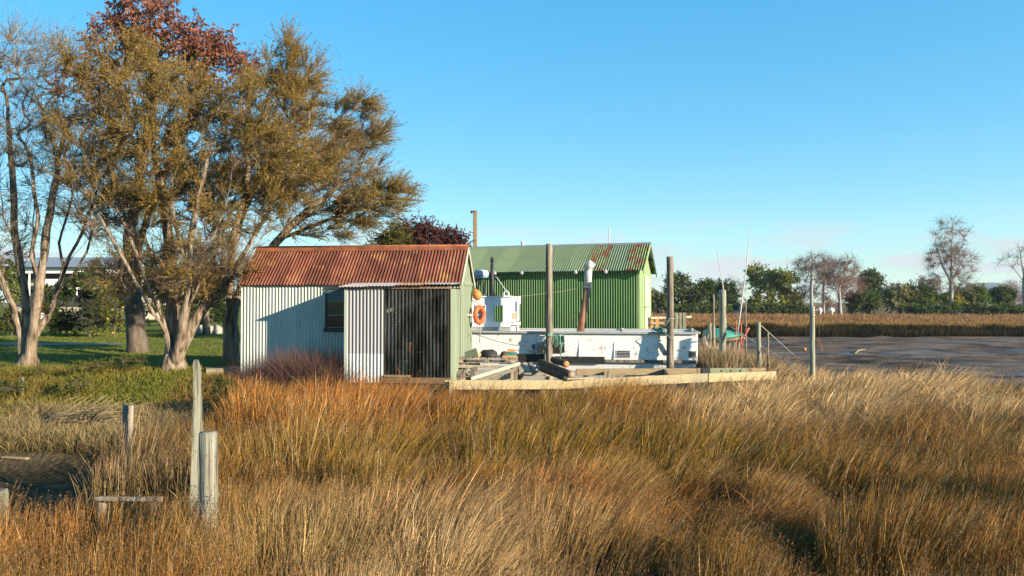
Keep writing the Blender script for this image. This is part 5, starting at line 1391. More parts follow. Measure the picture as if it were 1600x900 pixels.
make_tree('kanuka_tree', 'wind-swept tree behind the shed with crown streaming right over the rusty roof', 'tree', (362, 556), 25.5,
    [[(362,556),(362,520),(358,470)], [(360,500),(380,440),(430,380,.2),(490,320,.2),(560,270,.2)], [(358,470),(362,400),(380,330),(420,250),(470,200)], [(361,480),(385,420,.6),(440,372,.6),(520,340,.7),(590,318,.7)], [(358,470),(350,400,-.2),(345,330,-.3)]],
    [(480,225,85,55,1.0),(520,265,80,50,1.0),(565,325,65,28,.75),(610,310,32,22,.3),(470,300,80,45,.9),(500,355,60,22,.35),(550,172,38,16,.28),(588,212,26,12,.16),(440,160,60,40,.5),(400,300,70,50,.4),(560,225,35,22,.25)],
    420, 22, M['bark_pale'], 0.24, dict(kan, wind=(0.95,-0.05,0.18), cA=(0.31,0.21,0.070), cB=(0.18,0.14,0.045)), twigzone=lambda x, y: 0.5*np.exp(-((x-545)/60)**2-((y-255)/45)**2)+0.1, twig2=dict(TW2, wind=(0.8,0,0.1)))
make_tree('kanuka_tree', 'sparse pale-limbed tree with fine dry twigs at the left edge', 'tree', (40, 578), 23.4,
    [[(40,578),(42,548),(44,520)], [(34,570,-.1),(34,530,-.1),(20,480),(-5,420),(-25,330),(-35,200)], [(44,520),(38,450,.3),(25,380,.4),(20,280,.4),(10,150,.3)], [(44,574,-.2),(50,525,-.25),(62,440,-.3),(70,380,-.4),(85,290,-.4),(100,210,-.2)], [(50,570),(54,530,.1),(82,480,.2),(100,420,.3),(130,360,.4),(155,290,.5)], [(44,522),(55,460,.5),(50,380,.7),(55,280,.9)], [(105,410,.3),(140,370,.5),(190,330,.8)], [(70,490,.1),(92,455,-.1),(118,425,-.2),(135,395,-.3),(150,340,-.3)], [(30,490,-.1),(8,450,-.3),(-12,400,-.4),(-10,300,-.4)], [(62,440,-.3),(48,400,-.5),(60,340,-.6),(45,240,-.5)], [(25,380,.4),(5,340,.5),(0,260,.5)], [(100,420,.3),(92,380,.5),(110,320,.7),(125,250,.8)], [(40,500,.3),(66,450,.5),(75,400,.7),(82,330,.9)]],
    [(10,150,75,80,1.0),(-30,260,70,90,.7),(90,230,75,70,.9),(140,290,60,55,.6),(40,330,75,50,.5),(50,90,55,40,.5),(170,330,30,25,.2),(15,400,40,30,.2)],
    380, 23, M['bark_pale'], 0.36, dict(kan, ntw=11, tl=0.95, nleaf=6, ll=0.085, lw=0.017, tww=0.014, cA=(0.24,0.165,0.08), cB=(0.13,0.10,0.04), wind=(0.15,0,0.25), twc=(0.24,0.19,0.14), extra=0.15))
cop = dict(ntw=7, tl=0.62, wind=(0,0,-0.1), a=0.6, b=1.0, nleaf=13, ll=0.16, lw=0.075, cA=(0.30,0.125,0.07), cB=(0.16,0.065,0.045), twc=(0.10,0.075,0.055), tww=0.012, diamond=True, droop=0.7, extra=0.10)
make_tree('copper_leaved_tree', 'tall tree holding dead copper-brown leaves, rising behind the olive trees', 'tree', (215, 548), 31.0,
    [[(213,548),(212,510),(206,440),(203,370)], [(203,372),(215,290,.5),(235,190,.3),(245,90,0),(240,20,0)], [(210,420),(232,330,.6),(290,200,.8),(330,120,.5)], [(203,372),(180,280,-.4),(150,200,-.3)]],
    [(215,30,45,35,.6),(250,60,70,50,1.0),(310,70,55,40,.9),(340,105,60,38,.8),(180,70,45,40,.5),(225,-20,50,30,.5),(150,150,50,45,.4),(120,130,35,30,.25),(385,105,22,14,.15),(250,150,110,60,.7),(190,210,60,45,.3)],
    250, 24, M['bark_dark'], 0.36, cop, flare=0.35)
make_tree('copper_leaved_tree', 'dark red-leaved tree whose top shows above the right of the rusty roof', 'tree', (655, 500), 36.0,
    [[(655,520),(655,470),(655,420)], [(655,430),(630,390),(615,370)], [(655,425),(690,385),(705,375)]],
    [(650,362,32,16,1.0),(685,372,35,14,.9),(625,378,30,16,.7),(710,380,22,10,.4),(655,390,60,18,.8)],
    110, 25, M['bark_dark'], 0.22, dict(cop, ntw=8, ll=0.15, lw=0.07, cA=(0.10,0.035,0.035), cB=(0.075,0.032,0.03)))
make_tree('olive_bush_tree', 'yellow-green leafy tree just left of the dark red tree above the roof', 'tree', (612, 500), 34.5,
    [[(612,520),(612,440),(612,400)]], [(610,372,22,18,1.0),(600,385,28,12,.7),(628,380,20,14,.6)], 50, 26, M['bark_dark'], 0.15, dict(cop, cA=(0.13,0.11,0.025), cB=(0.07,0.075,0.02), ll=0.13, lw=0.06, ntw=7))

# ------------------------------------------------------------------ garden on the left
def bush(name, label, ells, d, n, seed, cA, cB, leaf=(0.10, 0.05), ntw=7, nleaf=10, tl=0.4, cat='shrub', group=None, bark='bark_dark', r=0.06, px0=None, droop=0.15):
    cx = sum(e[0]*e[4] for e in ells)/sum(e[4] for e in ells) if px0 is None else px0; ymax = max(e[1]+e[3] for e in ells)
    g0 = at(cx, ymax, d); zg = float(gz(g0.x, d)); pyb = 450 - F*((zg-EYE)*CP - d*SP)/(d*CP+(zg-EYE)*SP)
    top = min(e[1] for e in ells)
    return make_tree(name, label, cat, (cx, pyb), d, [[(cx, pyb), (cx, (pyb+ymax)/2-1), (cx, (pyb+top)/2)]], ells, n, seed, M[bark], r,
        dict(ntw=ntw, tl=tl, wind=(0,0,0.15), a=0.7, b=1.0, nleaf=nleaf, ll=leaf[0], lw=leaf[1], cA=cA, cB=cB, tww=0.012, diamond=True, droop=droop, extra=0.12), flare=0.1, rsplit=0.03, seg=0.5, group=group)
DG, MG = (0.060,0.080,0.020), (0.15,0.165,0.035)
bush('garden_shrub', 'dark glossy shrub behind the left tree trunk, beside the lawn', [(105,470,35,38,1),(95,505,28,16,.6),(115,440,22,16,.4)], 44, 90, 31, DG, (0.04,0.06,0.014), (0.16,0.08))
bush('lemon_tree', 'bushy lemon tree dotted with yellow fruit by the lawn', [(180,465,32,45,1),(165,500,30,20,.6),(195,447,18,12,.4)], 43, 110, 32, MG, (0.09,0.085,0.02), (0.15,0.07))
bush('garden_shrub', 'olive conifer-like shrub in front of the white house', [(148,445,20,40,1),(150,420,14,18,.4)], 46, 60, 33, (0.085,0.085,0.03), (0.05,0.06,0.02), (0.13,0.03), nleaf=14)
bush('garden_shrub', 'grey-leaved shrub low beside the lemon tree', [(140,495,24,22,1)], 42.5, 50, 34, (0.07,0.075,0.04), (0.045,0.055,0.03), (0.13,0.06))
bush('garden_shrub', 'dark spreading shrub seen between the forked trunk and the shed', [(320,480,40,32,1),(270,485,45,30,1),(350,470,25,30,.6)], 48, 120, 35, DG, (0.04,0.06,0.015), (0.17,0.08))
bush('garden_shrub', 'small yellow-leaved shrub at the far left beyond the lawn', [(25,500,22,20,1),(8,505,18,18,.6)], 45, 45, 36, (0.10,0.10,0.02), (0.05,0.06,0.015), (0.14,0.07))
bush('background_tree', 'round green tree at the far left behind the pale limbs', [(4,445,28,30,1),(10,425,20,18,.5)], 55, 70, 37, MG, DG, (0.2,0.1), cat='tree')
bush('background_tree', 'dark tree behind the forked trunk, right of the white house', [(240,440,35,40,1),(285,450,35,30,.8),(330,440,30,30,.6)], 58, 110, 38, DG, (0.045,0.06,0.016), (0.22,0.11), cat='tree')
# low weeds on the bank
for k, (px, py, rx, ry, d, cA, lb) in enumerate([(122,600,12,12,20.0,MG,'small leafy green weed bush on the bank below the left tree'),(140,575,30,8,21.6,(0.10,0.12,0.02),'low yellow-green weeds on the bank top between the two near trees'),(60,585,28,9,21.4,(0.08,0.11,0.02),'low green weeds at the foot of the left tree'),(15,610,22,12,19.6,(0.06,0.09,0.018),'leafy green weeds at the left edge of the bank'),(200,567,30,7,22.2,(0.08,0.11,0.02),'bright green weeds at the bank top left of the forked trunk'),(352,612,14,12,17.5,(0.05,0.085,0.015),'leafy green weed clump right of the splintered plank')]):
    bush('weed_clump', lb, [(px,py,rx,ry,1)], d, 40, 60+k, tuple(v*0.75 for v in cA), (cA[0]*1.3, cA[1]*0.95, cA[2]), (0.055,0.022), tl=0.22, r=0.012, cat='weeds', ntw=6, nleaf=9)
# lemons
for k, (px, py) in enumerate([(192,480),(176,520),(168,498),(200,500),(182,452)]):
    q = at(px, py, 42.0); lbl = ['yellow lemon at the right side of the lemon tree, half way up', 'lowest yellow lemon on the lemon tree', 'yellow lemon low on the left side of the lemon tree', 'rightmost yellow lemon, low on the lemon tree', 'topmost yellow lemon on the lemon tree'][k]; tag(MB().lathe(q, [(0.01,-0.06),(0.05,-0.03),(0.055,0.02),(0.02,0.06)], 8).build('lemon', M['lemon'], None), lbl, 'lemon', 'lemons on the lemon tree')
# white boulders at the path
for k, (px, w) in enumerate(((304, 9), (314, 13), (329, 12), (341, 10))):
    q = at(px, 518, 47); lump('boulder', ['smallest pale boulder at the left of the row beyond the lawn', 'second pale boulder from the left beyond the lawn', 'pale boulder second from the right beyond the lawn', 'rightmost pale boulder beyond the lawn, by the shed'][k], 'boulder', (q.x, q.y, float(gz(q.x, q.y))-0.1), w*47/F*0.62, 0.4, 0.62, M['rock'])
q = at(323, 515, 46); rod('slim grey garden tree trunk in front of the boulders', 'tree_trunk', 'trunk', [(q.x, 46, 0.6), (q.x-0.1, 46, 3.0), (q.x-0.2, 46, 5.0)], [0.28, 0.2, 0.12], M['bark_pale'])
# white two-storey house
HD = 66.0
hs = thing('white_house', 'white two-storey house with balcony and grey roof behind the garden', 'house', at(130, 480, HD))
def hbox(name, px0, px1, py0, py1, d, dep, mat, parent=hs):
    a, b_ = at(px0, py1, d), at(px1, py0, d)
    return MB().box(((a.x+b_.x)/2, d+dep/2, (a.z+b_.z)/2), (b_.x-a.x, dep, b_.z-a.z), None, 0, 0.01).build(name, mat, parent)
hbox('wall', 20, 222, 416, 500, HD+0.8, 7.0, M['house_cream'])
hbox('balcony_band', 25, 130, 416, 427, HD-0.4, 1.15, M['house_white'])
hbox('recess', 30, 125, 428.5, 440, HD+0.6, 0.15, M['house_dark'])
hbox('balcony_front', 62, 90, 436, 449, HD-0.3, 0.1, M['house_white'])
hbox('lower_recess', 28, 200, 452, 478, HD+0.62, 0.12, M['house_dark'])
hbox('floor_band', 90, 170, 449.5, 452, HD-0.2, 0.9, M['house_white'])
bay = hbox('bay', 165, 205, 418, 447, HD-0.6, 1.3, M['house_white'])
hbox('window', 167, 186, 428, 438, HD-0.66, 0.05, M['house_glass'], bay)
hbox('window_rail', 166, 190, 439, 441, HD-0.7, 0.08, M['house_white'], bay)
for px in (44, 118): hbox('post', px, px+2.2, 427, 462, HD-0.35, 0.12, M['house_white'])
a, b_, c, d_ = at(10, 417, HD-1.0), at(225, 417, HD-1.0), at(205, 402, HD+4), at(60, 402, HD+4)
e_, f_ = at(225, 417, HD+9), at(10, 417, HD+9); e_.z = a.z; f_.z = a.z
MB().add([a, b_, c, d_, e_, f_], [(0,1,2,3), (1,4,2), (4,5,3,2), (5,0,3), (0,5,4,1)]).build('roof', M['house_grey'], hs)
o = thing('garden_fence', 'dark red-brown board fence in front of the white house', 'fence', at(65, 490, 52))
for k in range(14):
    q0 = at(46+k*2.9, 480, 52); MB().box((q0.x, 52, 2.05), (0.12, 0.03, 1.5), None, 0.01).build('board', M['fence_red'], o)
for zz in (1.6, 2.5): MB().box((at(66,480,52).x, 52.04, zz), (1.95, 0.04, 0.08)).build('rail', M['fence_red'], o)
# the lower garden wall
o = MB().bar(at(20, 497, 50), at(72, 495, 50.5), 0.25, 0.55).build('garden_wall', M['house_white'], None); tag(o, 'low white garden wall below the dark red fence', 'wall')

# utility pole and masts behind
up = thing('utility_pole', 'square timber utility pole rising behind the two sheds', 'pole', at(742, 500, 40) )
MB().bar((at(742,500,40).x, 40, 0.3), at(742.5, 329, 40), 0.22, 0.26, up=Vector((0,1,0)), bev=0.02).build('shaft', M['old_timber'], up)
MB().bar(at(742, 331, 39.8), at(737, 330, 39.8), 0.05, 0.05).build('bracket', M['black_metal'], up)
MB().lathe(at(737, 331, 39.8), [(0.02,-0.08),(0.06,-0.06),(0.06,0.05),(0.02,0.08)], 8).build('insulator', M['black_metal'], up)
rod('thin white mast rising behind the green roof', 'mast', 'mast', [at(952, 420, 38), at(952, 354, 38)], 0.03, M['white_pipe'])
o = MB().tube([at(816.5, 420, 37), at(816.5, 377, 37)], 0.09, 10).build('vent_pipe', M['white_pipe'], None); tag(o, 'short white vent pipe above the green ridge', 'pipe')

# ------------------------------------------------------------------ the far shore
FD = 118.0
def fbush(name, label, ells, seed, cA, cB, n=60, d=FD, cat='tree', leaf=(0.42,0.20), bark='bark_dark', tl=1.1, r=0.22, **k):
    return bush(name, label, ells, d, n, seed, _br(cA), _br(cB), leaf, 8, 9, tl, cat, None, bark, r, **k)
YG = (0.15,0.13,0.02); DG = (0.040,0.048,0.016); MG = (0.055,0.075,0.018)
def _br(c): return tuple(v*2.4 for v in c)
fbush('dark_pine', 'dark green pine at the left end of the far treeline, behind the right-hand tall pile', [(1062,460,22,28,1),(1055,440,12,12,.4)], 71, DG, (0.03,0.045,0.012))
fbush('dark_pine', 'broad dark round-topped tree left of the greenish pile on the far shore', [(1098,466,32,22,1),(1105,455,18,12,.5)], 72, DG, (0.03,0.045,0.012), 80)
fbush('far_shrub', 'pale olive bush low at the left end of the far treeline', [(1028,472,14,14,1)], 73, (0.07,0.07,0.025), DG, 30, cat='shrub')
fbush('dark_pine', 'dark tree behind the greenish pile on the far shore', [(1132,464,18,20,1)], 74, (0.03,0.045,0.012), DG, 40)
fbush('yellow_green_tree', 'large yellow-green leafy tree on the far shore behind the aerials', [(1200,455,30,26,1.2),(1185,430,16,14,.5),(1220,440,22,20,.8),(1205,475,40,12,.7),(1232,468,18,14,.4)], 75, YG, (0.04,0.06,0.016), 130)
fbush('brown_shrub', 'brown leafless thicket right of the yellow-green tree', [(1240,470,20,14,1),(1255,455,18,18,.7)], 76, (0.10,0.06,0.045), (0.07,0.05,0.035), 50, cat='thicket', leaf=(0.4,0.06))
fbush('brown_shrub', 'red-brown thicket between the bare birches', [(1300,455,28,26,1),(1325,450,22,24,.8)], 77, (0.12,0.055,0.04), (0.08,0.045,0.035), 80, cat='thicket', leaf=(0.4,0.06))
fbush('evergreen_tree', 'dark round-headed evergreen standing behind the far treeline', [(1361,440,16,14,1),(1360,455,14,14,.6)], 78, (0.035,0.045,0.02), DG, 55, d=130)
fbush('green_shrub', 'dense dark green shrub right of the bare birches on the far shore', [(1350,474,26,16,1)], 79, (0.035,0.055,0.014), DG, 60, cat='shrub')
fbush('green_shrub', 'pale yellowish shrub in the middle of the far treeline', [(1405,468,28,14,1),(1410,456,20,10,.5)], 80, (0.14,0.115,0.055), (0.07,0.075,0.025), 70, cat='shrub')
fbush('green_shrub', 'bright green shrub left of the tall bare birch', [(1440,466,16,16,1)], 81, (0.06,0.09,0.018), DG, 50, cat='shrub')
fbush('green_shrub', 'dark clipped shrub beside the bright green one', [(1425,466,11,13,1)], 82, DG, (0.025,0.035,0.01), 30, cat='shrub')
fbush('green_shrub', 'yellow-leaved shrub at the foot of the tall bare birch', [(1480,474,20,13,1)], 83, (0.16,0.14,0.02), (0.07,0.085,0.02), 50, cat='shrub')
fbush('green_shrub', 'dull olive shrub right of the tall bare birch', [(1505,468,16,16,1)], 84, (0.06,0.065,0.03), DG, 45, cat='shrub')
fbush('green_shrub', 'round leafy green shrub between the tall birch and the clipped ball', [(1524,463,13,12,1)], 85, (0.055,0.085,0.016), DG, 45, cat='shrub')
fbush('topiary_ball', 'large clipped round dark bush at the right of the far shore', [(1564,463,18,11,1)], 86, (0.04,0.06,0.014), DG, 70, cat='bush', tl=0.6)
fbush('brown_shrub', 'purple-brown bare thicket at the right edge of the far shore', [(1585,458,25,20,1)], 87, (0.12,0.075,0.06), (0.09,0.06,0.05), 60, d=135, cat='thicket', leaf=(0.4,0.05))
fbush('brown_shrub', 'dark brown bush behind the middle of the far treeline', [(1450,450,22,14,1),(1395,458,20,12,.6)], 88, (0.07,0.045,0.035), (0.05,0.035,0.03), 60, d=128, cat='thicket', leaf=(0.4,0.08))
for k, (px, w, lb) in enumerate([(1210,60,'low dark hedge under the yellow-green tree'),(1455,50,'low dark hedge below the tall bare birch'),(1560,55,'long dark clipped hedge at the right end of the far shore'),(1085,60,'low dark hedge at the left end of the far shore')]):
    fbush('hedge', lb, [(px,485,w,4,1),(px+w*.4,484,w*.5,5,.5),(px-w*.4,485,w*.5,4,.5)], 90+k, DG, (0.03,0.045,0.013), 60, d=114, cat='hedge', tl=0.8, r=0.08)
twig = dict(ntw=12, tl=1.5, wind=(0,0,0.0), a=0.9, b=0.8, nleaf=5, ll=0.45, lw=0.020, cA=(0.20,0.155,0.135), cB=(0.12,0.085,0.07), twc=(0.26,0.185,0.15), tww=0.045, droop=0.1, extra=0.12, lspread=0.9, cname='twigs')
make_tree('bare_birch', 'tall bare white-stemmed birch on the far shore at right', 'tree', (1487, 487), 116, [[(1487,487),(1486,450),(1487,400),(1488,350)], [(1486,440),(1470,410),(1462,380)], [(1486,440),(1505,405),(1512,380)]],
    [(1485,375,30,35,1.2),(1475,410,32,30,1),(1500,415,30,30,1),(1488,440,38,18,.6)], 190, 101, M['bark_birch'], 0.30, twig, r_tip=0.02, seg=0.9)
make_tree('bare_birch', 'bare birch with drooping top directly behind the tall slim pile', 'tree', (1268, 487), 112, [[(1268,487),(1268,450),(1269,405)]],
    [(1262,412,16,14,.8),(1280,408,18,12,.9),(1272,425,18,14,.6),(1252,412,8,12,.2)], 70, 102, M['bark_birch'], 0.24, dict(twig, droop=0.7, wind=(0,0,-0.25)), r_tip=0.02, seg=0.9)
make_tree('bare_birch', 'reddish bare birch with forked white trunk right of the slim pile', 'tree', (1313, 487), 115, [[(1312,487),(1312,465),(1311,450)], [(1312,462),(1300,435),(1292,415)], [(1311,452),(1318,430),(1325,412)]],
    [(1300,418,24,14,1),(1320,415,24,14,1),(1325,440,22,18,.8),(1295,440,20,16,.6)], 110, 103, M['bark_birch'], 0.24, dict(twig, cA=(0.20,0.10,0.075), cB=(0.14,0.07,0.055)), r_tip=0.02, seg=0.9)
make_tree('bare_birch', 'slender birch trunk between the slim pile and the forked birch', 'tree', (1287, 486), 117, [[(1287,486),(1287,450),(1287,425)]], [(1288,425,12,14,1)], 30, 104, M['bark_birch'], 0.18, dict(twig, cA=(0.18,0.10,0.08)), r_tip=0.02, seg=0.9)
make_tree('bare_tree', 'bare branching tree at the right edge of the picture', 'tree', (1600, 486), 116, [[(1600,486),(1600,450),(1600,420)], [(1600,440),(1580,415),(1568,402)], [(1600,430),(1595,400),(1592,388)], [(1600,435),(1615,400)]],
    [(1582,408,18,12,.6),(1598,398,14,16,.7),(1615,410,18,18,.7)], 40, 105, M['bark_birch'], 0.24, dict(twig, ntw=7), r_tip=0.02, seg=0.9)
make_tree('bare_tree', 'pale leafless tree far off between the aerials', 'tree', (1144, 485), 150, [[(1144,485),(1144,460),(1144,450)]], [(1144,450,20,14,1)], 60, 106, M['bark_birch'], 0.22, dict(twig, ntw=6, tl=1.4), r_tip=0.02, seg=0.9)
# far house roofs
def far_house(label, px0, px1, py0, py1, d, wallm, roofm):
    t = thing('far_house', label, 'house', at((px0+px1)/2, py1, d)); a, b_ = at(px0, py1, d), at(px1, py0, d)
    zm = a.z + (b_.z-a.z)*0.55; zg = float(gz(a.x, d)) - 0.2
    MB().box(((a.x+b_.x)/2, d+2.5, (zg+zm)/2), (b_.x-a.x, 5, zm-zg)).build('wall', wallm, t)
    x0, x1 = a.x-0.3, b_.x+0.3
    MB().add([(x0,d-.4,zm),(x1,d-.4,zm),(x1,d+5.4,zm),(x0,d+5.4,zm),(x0+.6,d+2.5,b_.z),(x1-.6,d+2.5,b_.z)], [(0,1,5,4),(2,3,4,5),(1,2,5),(3,0,4),(0,3,2,1)]).build('roof', roofm, t)
    for k in (0.25, 0.7):
        x = a.x + (b_.x-a.x)*k; MB().box((x, d-0.02, (zg+zm)/2+0.5), (0.9, 0.06, 0.8)).build('window', M['house_glass'], t)
far_house('small far house with pale walls between the aerials', 1136, 1156, 470, 484, 124, M['house_white'], M['house_grey'])
far_house('white low building glimpsed left of the clipped round bush', 1512, 1548, 462, 486, 140, M['house_white'], M['house_grey'])
for k, (px, py, s) in enumerate(((1281, 481, 0.35), (1299, 481, 0.45))):
    q = at(px, py, 113); q.z = float(gz(q.x, 113)) + 0.9; tag(MB().lathe(q - Z*0.3, [(0.2,-0.6),(0.22,0.1),(s,0.2),(s*0.9,0.6),(0.1,0.75)], 10).build('garden_urn', M['house_white'], None), ['small white garden ornament left of the forked birch', 'larger white garden ornament at the foot of the forked birch'][k], 'ornament')
# distant hill
hx = at(1540, 450, 2600).x; hv = []; hf = []
nx_, ny_ = 40, 12
for j in range(ny_):
    for i in range(nx_):
        s = i/(nx_-1)*2-1; t_ = j/(ny_-1)*2-1
        x = hx + s*190; y = 2600 + t_*300
        hz = max(0, 74*math.exp(-(s*1.9)**2)*(1-t_*t_) + 26*math.exp(-((s-.75)*3)**2)*(1-t_*t_)) 
        hv.append((x, y, hz - 1.5 + 3*mnoise.noise(Vector((x*.02, y*.02, 0)))*(1-abs(t_))))
for j in range(ny_-1):
    for i in range(nx_-1): hf.append((j*nx_+i, j*nx_+i+1, (j+1)*nx_+i+1, (j+1)*nx_+i))
hb_ = MB().add(hv, hf, True).build('hill', M['hill'], None); struct(hb_)

# ------------------------------------------------------------------ rushes and grass
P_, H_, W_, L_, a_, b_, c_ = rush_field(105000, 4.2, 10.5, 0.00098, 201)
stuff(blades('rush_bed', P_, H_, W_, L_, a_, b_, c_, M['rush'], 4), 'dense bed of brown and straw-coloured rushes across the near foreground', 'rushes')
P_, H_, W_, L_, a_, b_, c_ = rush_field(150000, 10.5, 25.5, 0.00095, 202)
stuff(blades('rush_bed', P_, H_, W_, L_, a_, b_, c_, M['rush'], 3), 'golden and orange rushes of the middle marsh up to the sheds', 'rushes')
for sd_, lo_, hi_, n_ in ((221, 4.2, 9.0, 20000), (222, 9.0, 20.0, 42000)):      # brown seed heads at the stem tops
    g = np.random.default_rng(sd_+50); P_, H_, W_, L_, a_, b_, c_ = rush_field(n_, lo_, hi_, 0.00095, sd_)
    V, Fs, K = sprays(P_ + np.stack([L_[:,0]*H_*0.85, L_[:,1]*H_*0.85, H_*(0.93-0.3*np.linalg.norm(L_, axis=1))], 1), np.repeat(colr(0.3,0,1), len(P_), 0), g, ntw=1, tl=0.14, a=1, b=0.25, nleaf=4, ll=0.026, lw=0.010 if lo_ < 5 else 0.013, cA=(0.21,0.115,0.045), cB=(0.11,0.055,0.022), tww=0.004, twc=(0.2,0.13,0.06))
    stuff(mesh_np('rush_seed_heads', V, Fs, M['rush'], col=K), 'brown seed heads on the near rushes' if lo_ < 5 else 'brown seed heads on the rushes of the middle marsh', 'seed heads')
g = np.random.default_rng(211); P_, H_, W_, L_, a_, b_, c_ = rush_field(7000, 4.2, 24, 0.0012, 203)
px_s, py_s = px_of(P_[:, 0], P_[:, 1]); k_ = g.random(len(P_)) < (0.15 + 0.85*np.exp(-((px_s-700)/350)**2-((py_s-830)/110)**2) + 0.7*sst(900,1200,px_s)*sst(760,600,py_s))
stuff(blades('rush_stalks', P_[k_], H_[k_]*1.22, W_[k_]*1.1, L_[k_]+g.normal(0.1,0.2,(k_.sum(),2)), b_[k_], np.repeat(colr(0.27,0.18,0.085), k_.sum(), 0), np.repeat(colr(0.40,0.28,0.15), k_.sum(), 0), M['rush'], 4), 'scattered taller bleached stalks standing out of the rush bed', 'stalks')
P_, H_, W_, L_, a_, b_, c_ = rush_field(3000, 4.2, 20, 0.0007, 204); n_ = len(P_); an_ = g.uniform(0, 6.28, n_); st_ = g.uniform(0.5, 1.3, n_)
P_ = P_ + np.stack([0*H_, 0*H_, H_*g.uniform(0.2, 0.6, n_)], 1)
stuff(blades('broken_stems', P_, H_*0.7, W_, np.stack([np.cos(an_)*st_, np.sin(an_)*st_*0.6], 1), b_, c_, c_*1.1, M['rush'], 3, bend=1.1), 'broken and flattened dry stems lying across the rushes', 'stems')
def patch(name, label, cat, n, fx, fy, H0, W0, cb, cm, ct, seed, lean=(0.1,0), lsd=0.2, keep=None, segs=2, mat=None, zoff=0.0, bias=None):
    g = np.random.default_rng(seed); x = fx(g, n); y = fy(g, n, x)
    k = keep(x, y) if keep else np.ones(n, bool); x, y = x[k], y[k]; n = len(x)
    P = np.stack([x, y, gz(x, y) - 0.02 + zoff], 1); H = H0*g.uniform(0.5, 1.3, n)*(0.7+0.6*fbm(x*0.5+9, y*0.5, 3))*(0.55+0.9*fbm(x*0.11+2, y*0.11, 2)); W = W0*g.uniform(0.7, 1.3, n)
    le = np.stack([lean[0] + g.normal(0, lsd, n), lean[1] + g.normal(0, lsd, n)], 1)
    mx = np.clip((fbm(x*0.4+31, y*0.4+77, 3)-0.3)*2.2 + g.normal(0, 0.2, n) + (bias(x, y) if bias else 0), 0, 1)[:, None]; br = np.exp(g.normal(0, 0.2, n))[:, None]
    f = lambda c: (np.array(c[0])[None]*(1-mx) + np.array(c[1])[None]*mx)*br
    return stuff(blades(name, P, H, W, le, f(cb), f(cm), f(ct), mat or M['rush'], segs), label, cat)
# lawn blades
patch('lawn_grass', 'short green lawn grass on the bank behind the left trees', 'grass', 70000, lambda g, n: g.uniform(-30, -4.6, n), lambda g, n, x: np.sqrt(g.uniform(20.0**2, 50.0**2, n)), 0.09, 0.022,
      [(0.03,0.05,0.01),(0.05,0.06,0.015)], [(0.115,0.14,0.02),(0.16,0.155,0.025)], [(0.20,0.215,0.032),(0.28,0.24,0.06)], 301, keep=lambda x, y: (zones(x, y)[0] > 0.8) & (x > -0.78*y) & (np.abs(y-36-0.006*(x+20)**2) > 0.75), lsd=0.4)
patch('bank_grass', 'rough green and russet grass on the slope of the left bank', 'grass', 46000, lambda g, n: g.uniform(-17, -5.0, n), lambda g, n, x: g.uniform(15.5, 23.0, n), 0.24, 0.018,
      [(0.03,0.04,0.01),(0.06,0.045,0.015)], [(0.13,0.135,0.022),(0.21,0.12,0.032)], [(0.22,0.215,0.04),(0.31,0.185,0.065)], 302, keep=lambda x, y: (zones(x, y)[0] > 0.03) & (x > -0.78*y), lsd=0.45, segs=2, bias=lambda x, y: 0.9*sst(-10.0, -8.0, x)*sst(22.5, 20.5, y) + 0.35*sst(19.5, 17.5, y) - 0.1)
patch('tussock_grass', 'dry straw tussocks between the ditch and the left bank', 'grass', 30000, lambda g, n: g.uniform(-13, -4.0, n), lambda g, n, x: g.uniform(14.6, 18.8, n), 0.40, 0.014,
      [(0.07,0.055,0.022),(0.08,0.06,0.03)], [(0.18,0.13,0.05),(0.20,0.15,0.07)], [(0.30,0.22,0.10),(0.36,0.28,0.15)], 303, keep=lambda x, y: (zones(x, y)[3] < 0.3) & (zones(x, y)[0] < 0.6) & (x < -0.40*y+0.8) & (x > -0.78*y) & ((x < -5.9-0.25*(y-10)) | (y > 12.5+0.5*(x+9))) & (vnoise(x*1.3+3, y*1.3) > 0.25), lsd=0.6, segs=3)
# dark red twiggy bush against the shed wall
g = np.random.default_rng(304); n = 13000
u = g.uniform(-6.2, -2.9, n); v = g.uniform(-1.5, -0.15, n); hgt = np.interp(u, [-6.4,-5.4,-4.6,-3.6,-2.8], [0.7,1.25,1.55,1.5,1.25])
X_ = SH.o.x + SH.U.x*u + SH.V.x*v; Y_ = SH.o.y + SH.U.y*u + SH.V.y*v
cbs = np.repeat(colr(0.05,0.03,0.022), n, 0); cms = np.repeat(colr(0.085,0.050,0.042), n, 0)*np.exp(g.normal(0,.25,(n,1))); cts = np.repeat(colr(0.15,0.085,0.072), n, 0)*np.exp(g.normal(0,.25,(n,1)))
bo = blades('twiggy_bush', np.stack([X_, Y_, np.full(n, -0.02)], 1), hgt*g.uniform(0.5, 1.35, n), g.uniform(0.006, 0.012, n), np.stack([g.normal(0.05, 0.5, n), g.normal(-0.1, 0.35, n)], 1), cbs, cms, cts, M['rush'], 3)
tag(bo, 'dark red-brown twiggy bush growing against the shaded shed wall', 'bush')
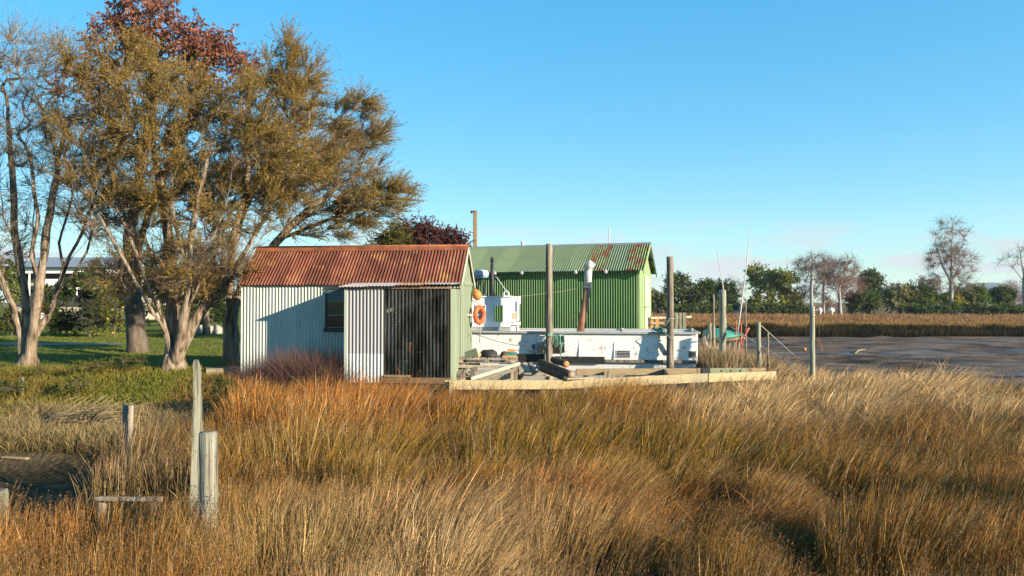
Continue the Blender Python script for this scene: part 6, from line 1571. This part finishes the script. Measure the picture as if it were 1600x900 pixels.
# rush tuft right of the boat, far-shore rushes
patch('rush_tuft', 'pale straw rush tuft between the boat and the slim piles', 'rushes', 9000, lambda g, n: g.normal(7.2, 0.75, n), lambda g, n, x: g.normal(25.0, 0.7, n), 1.30, 0.016,
      [(0.10,0.07,0.03),(0.10,0.07,0.03)], [(0.24,0.16,0.08),(0.28,0.19,0.10)], [(0.38,0.27,0.15),(0.42,0.31,0.18)], 305, lean=(0.2,0), lsd=0.3, segs=3, keep=lambda x, y: (x > 6.3))
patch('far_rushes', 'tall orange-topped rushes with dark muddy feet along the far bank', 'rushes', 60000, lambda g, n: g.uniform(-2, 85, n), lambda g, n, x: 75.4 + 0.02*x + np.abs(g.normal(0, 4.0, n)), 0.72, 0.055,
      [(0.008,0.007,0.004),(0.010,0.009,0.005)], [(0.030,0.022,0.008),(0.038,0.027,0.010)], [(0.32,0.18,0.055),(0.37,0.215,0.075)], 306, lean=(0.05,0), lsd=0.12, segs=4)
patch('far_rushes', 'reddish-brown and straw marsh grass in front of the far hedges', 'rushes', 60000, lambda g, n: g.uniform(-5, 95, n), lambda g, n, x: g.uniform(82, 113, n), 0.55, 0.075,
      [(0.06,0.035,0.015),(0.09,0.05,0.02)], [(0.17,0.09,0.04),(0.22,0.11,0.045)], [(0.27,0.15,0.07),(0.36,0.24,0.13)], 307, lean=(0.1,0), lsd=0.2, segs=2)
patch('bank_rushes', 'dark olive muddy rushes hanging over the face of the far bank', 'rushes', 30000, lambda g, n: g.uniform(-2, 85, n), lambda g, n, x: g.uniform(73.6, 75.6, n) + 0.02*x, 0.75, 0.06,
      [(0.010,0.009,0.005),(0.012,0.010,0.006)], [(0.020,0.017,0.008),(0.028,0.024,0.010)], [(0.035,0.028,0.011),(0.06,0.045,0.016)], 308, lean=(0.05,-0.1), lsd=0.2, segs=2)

# ------------------------------------------------------------------ the air
hm = bpy.data.materials.new('thin_haze'); hm.use_nodes = True
for n_ in list(hm.node_tree.nodes): hm.node_tree.nodes.remove(n_)
ho = hm.node_tree.nodes.new('ShaderNodeOutputMaterial'); hvv = hm.node_tree.nodes.new('ShaderNodeVolumePrincipled')
hvv.inputs['Color'].default_value = (0.72, 0.86, 1.0, 1); hvv.inputs['Density'].default_value = 0.00015
hm.node_tree.links.new(hvv.outputs[0], ho.inputs['Volume'])
stuff(MB().box((0, 1850, 45), (8200, 4500, 95)).build('haze', hm, None), 'thin bluish haze in the air', 'haze')
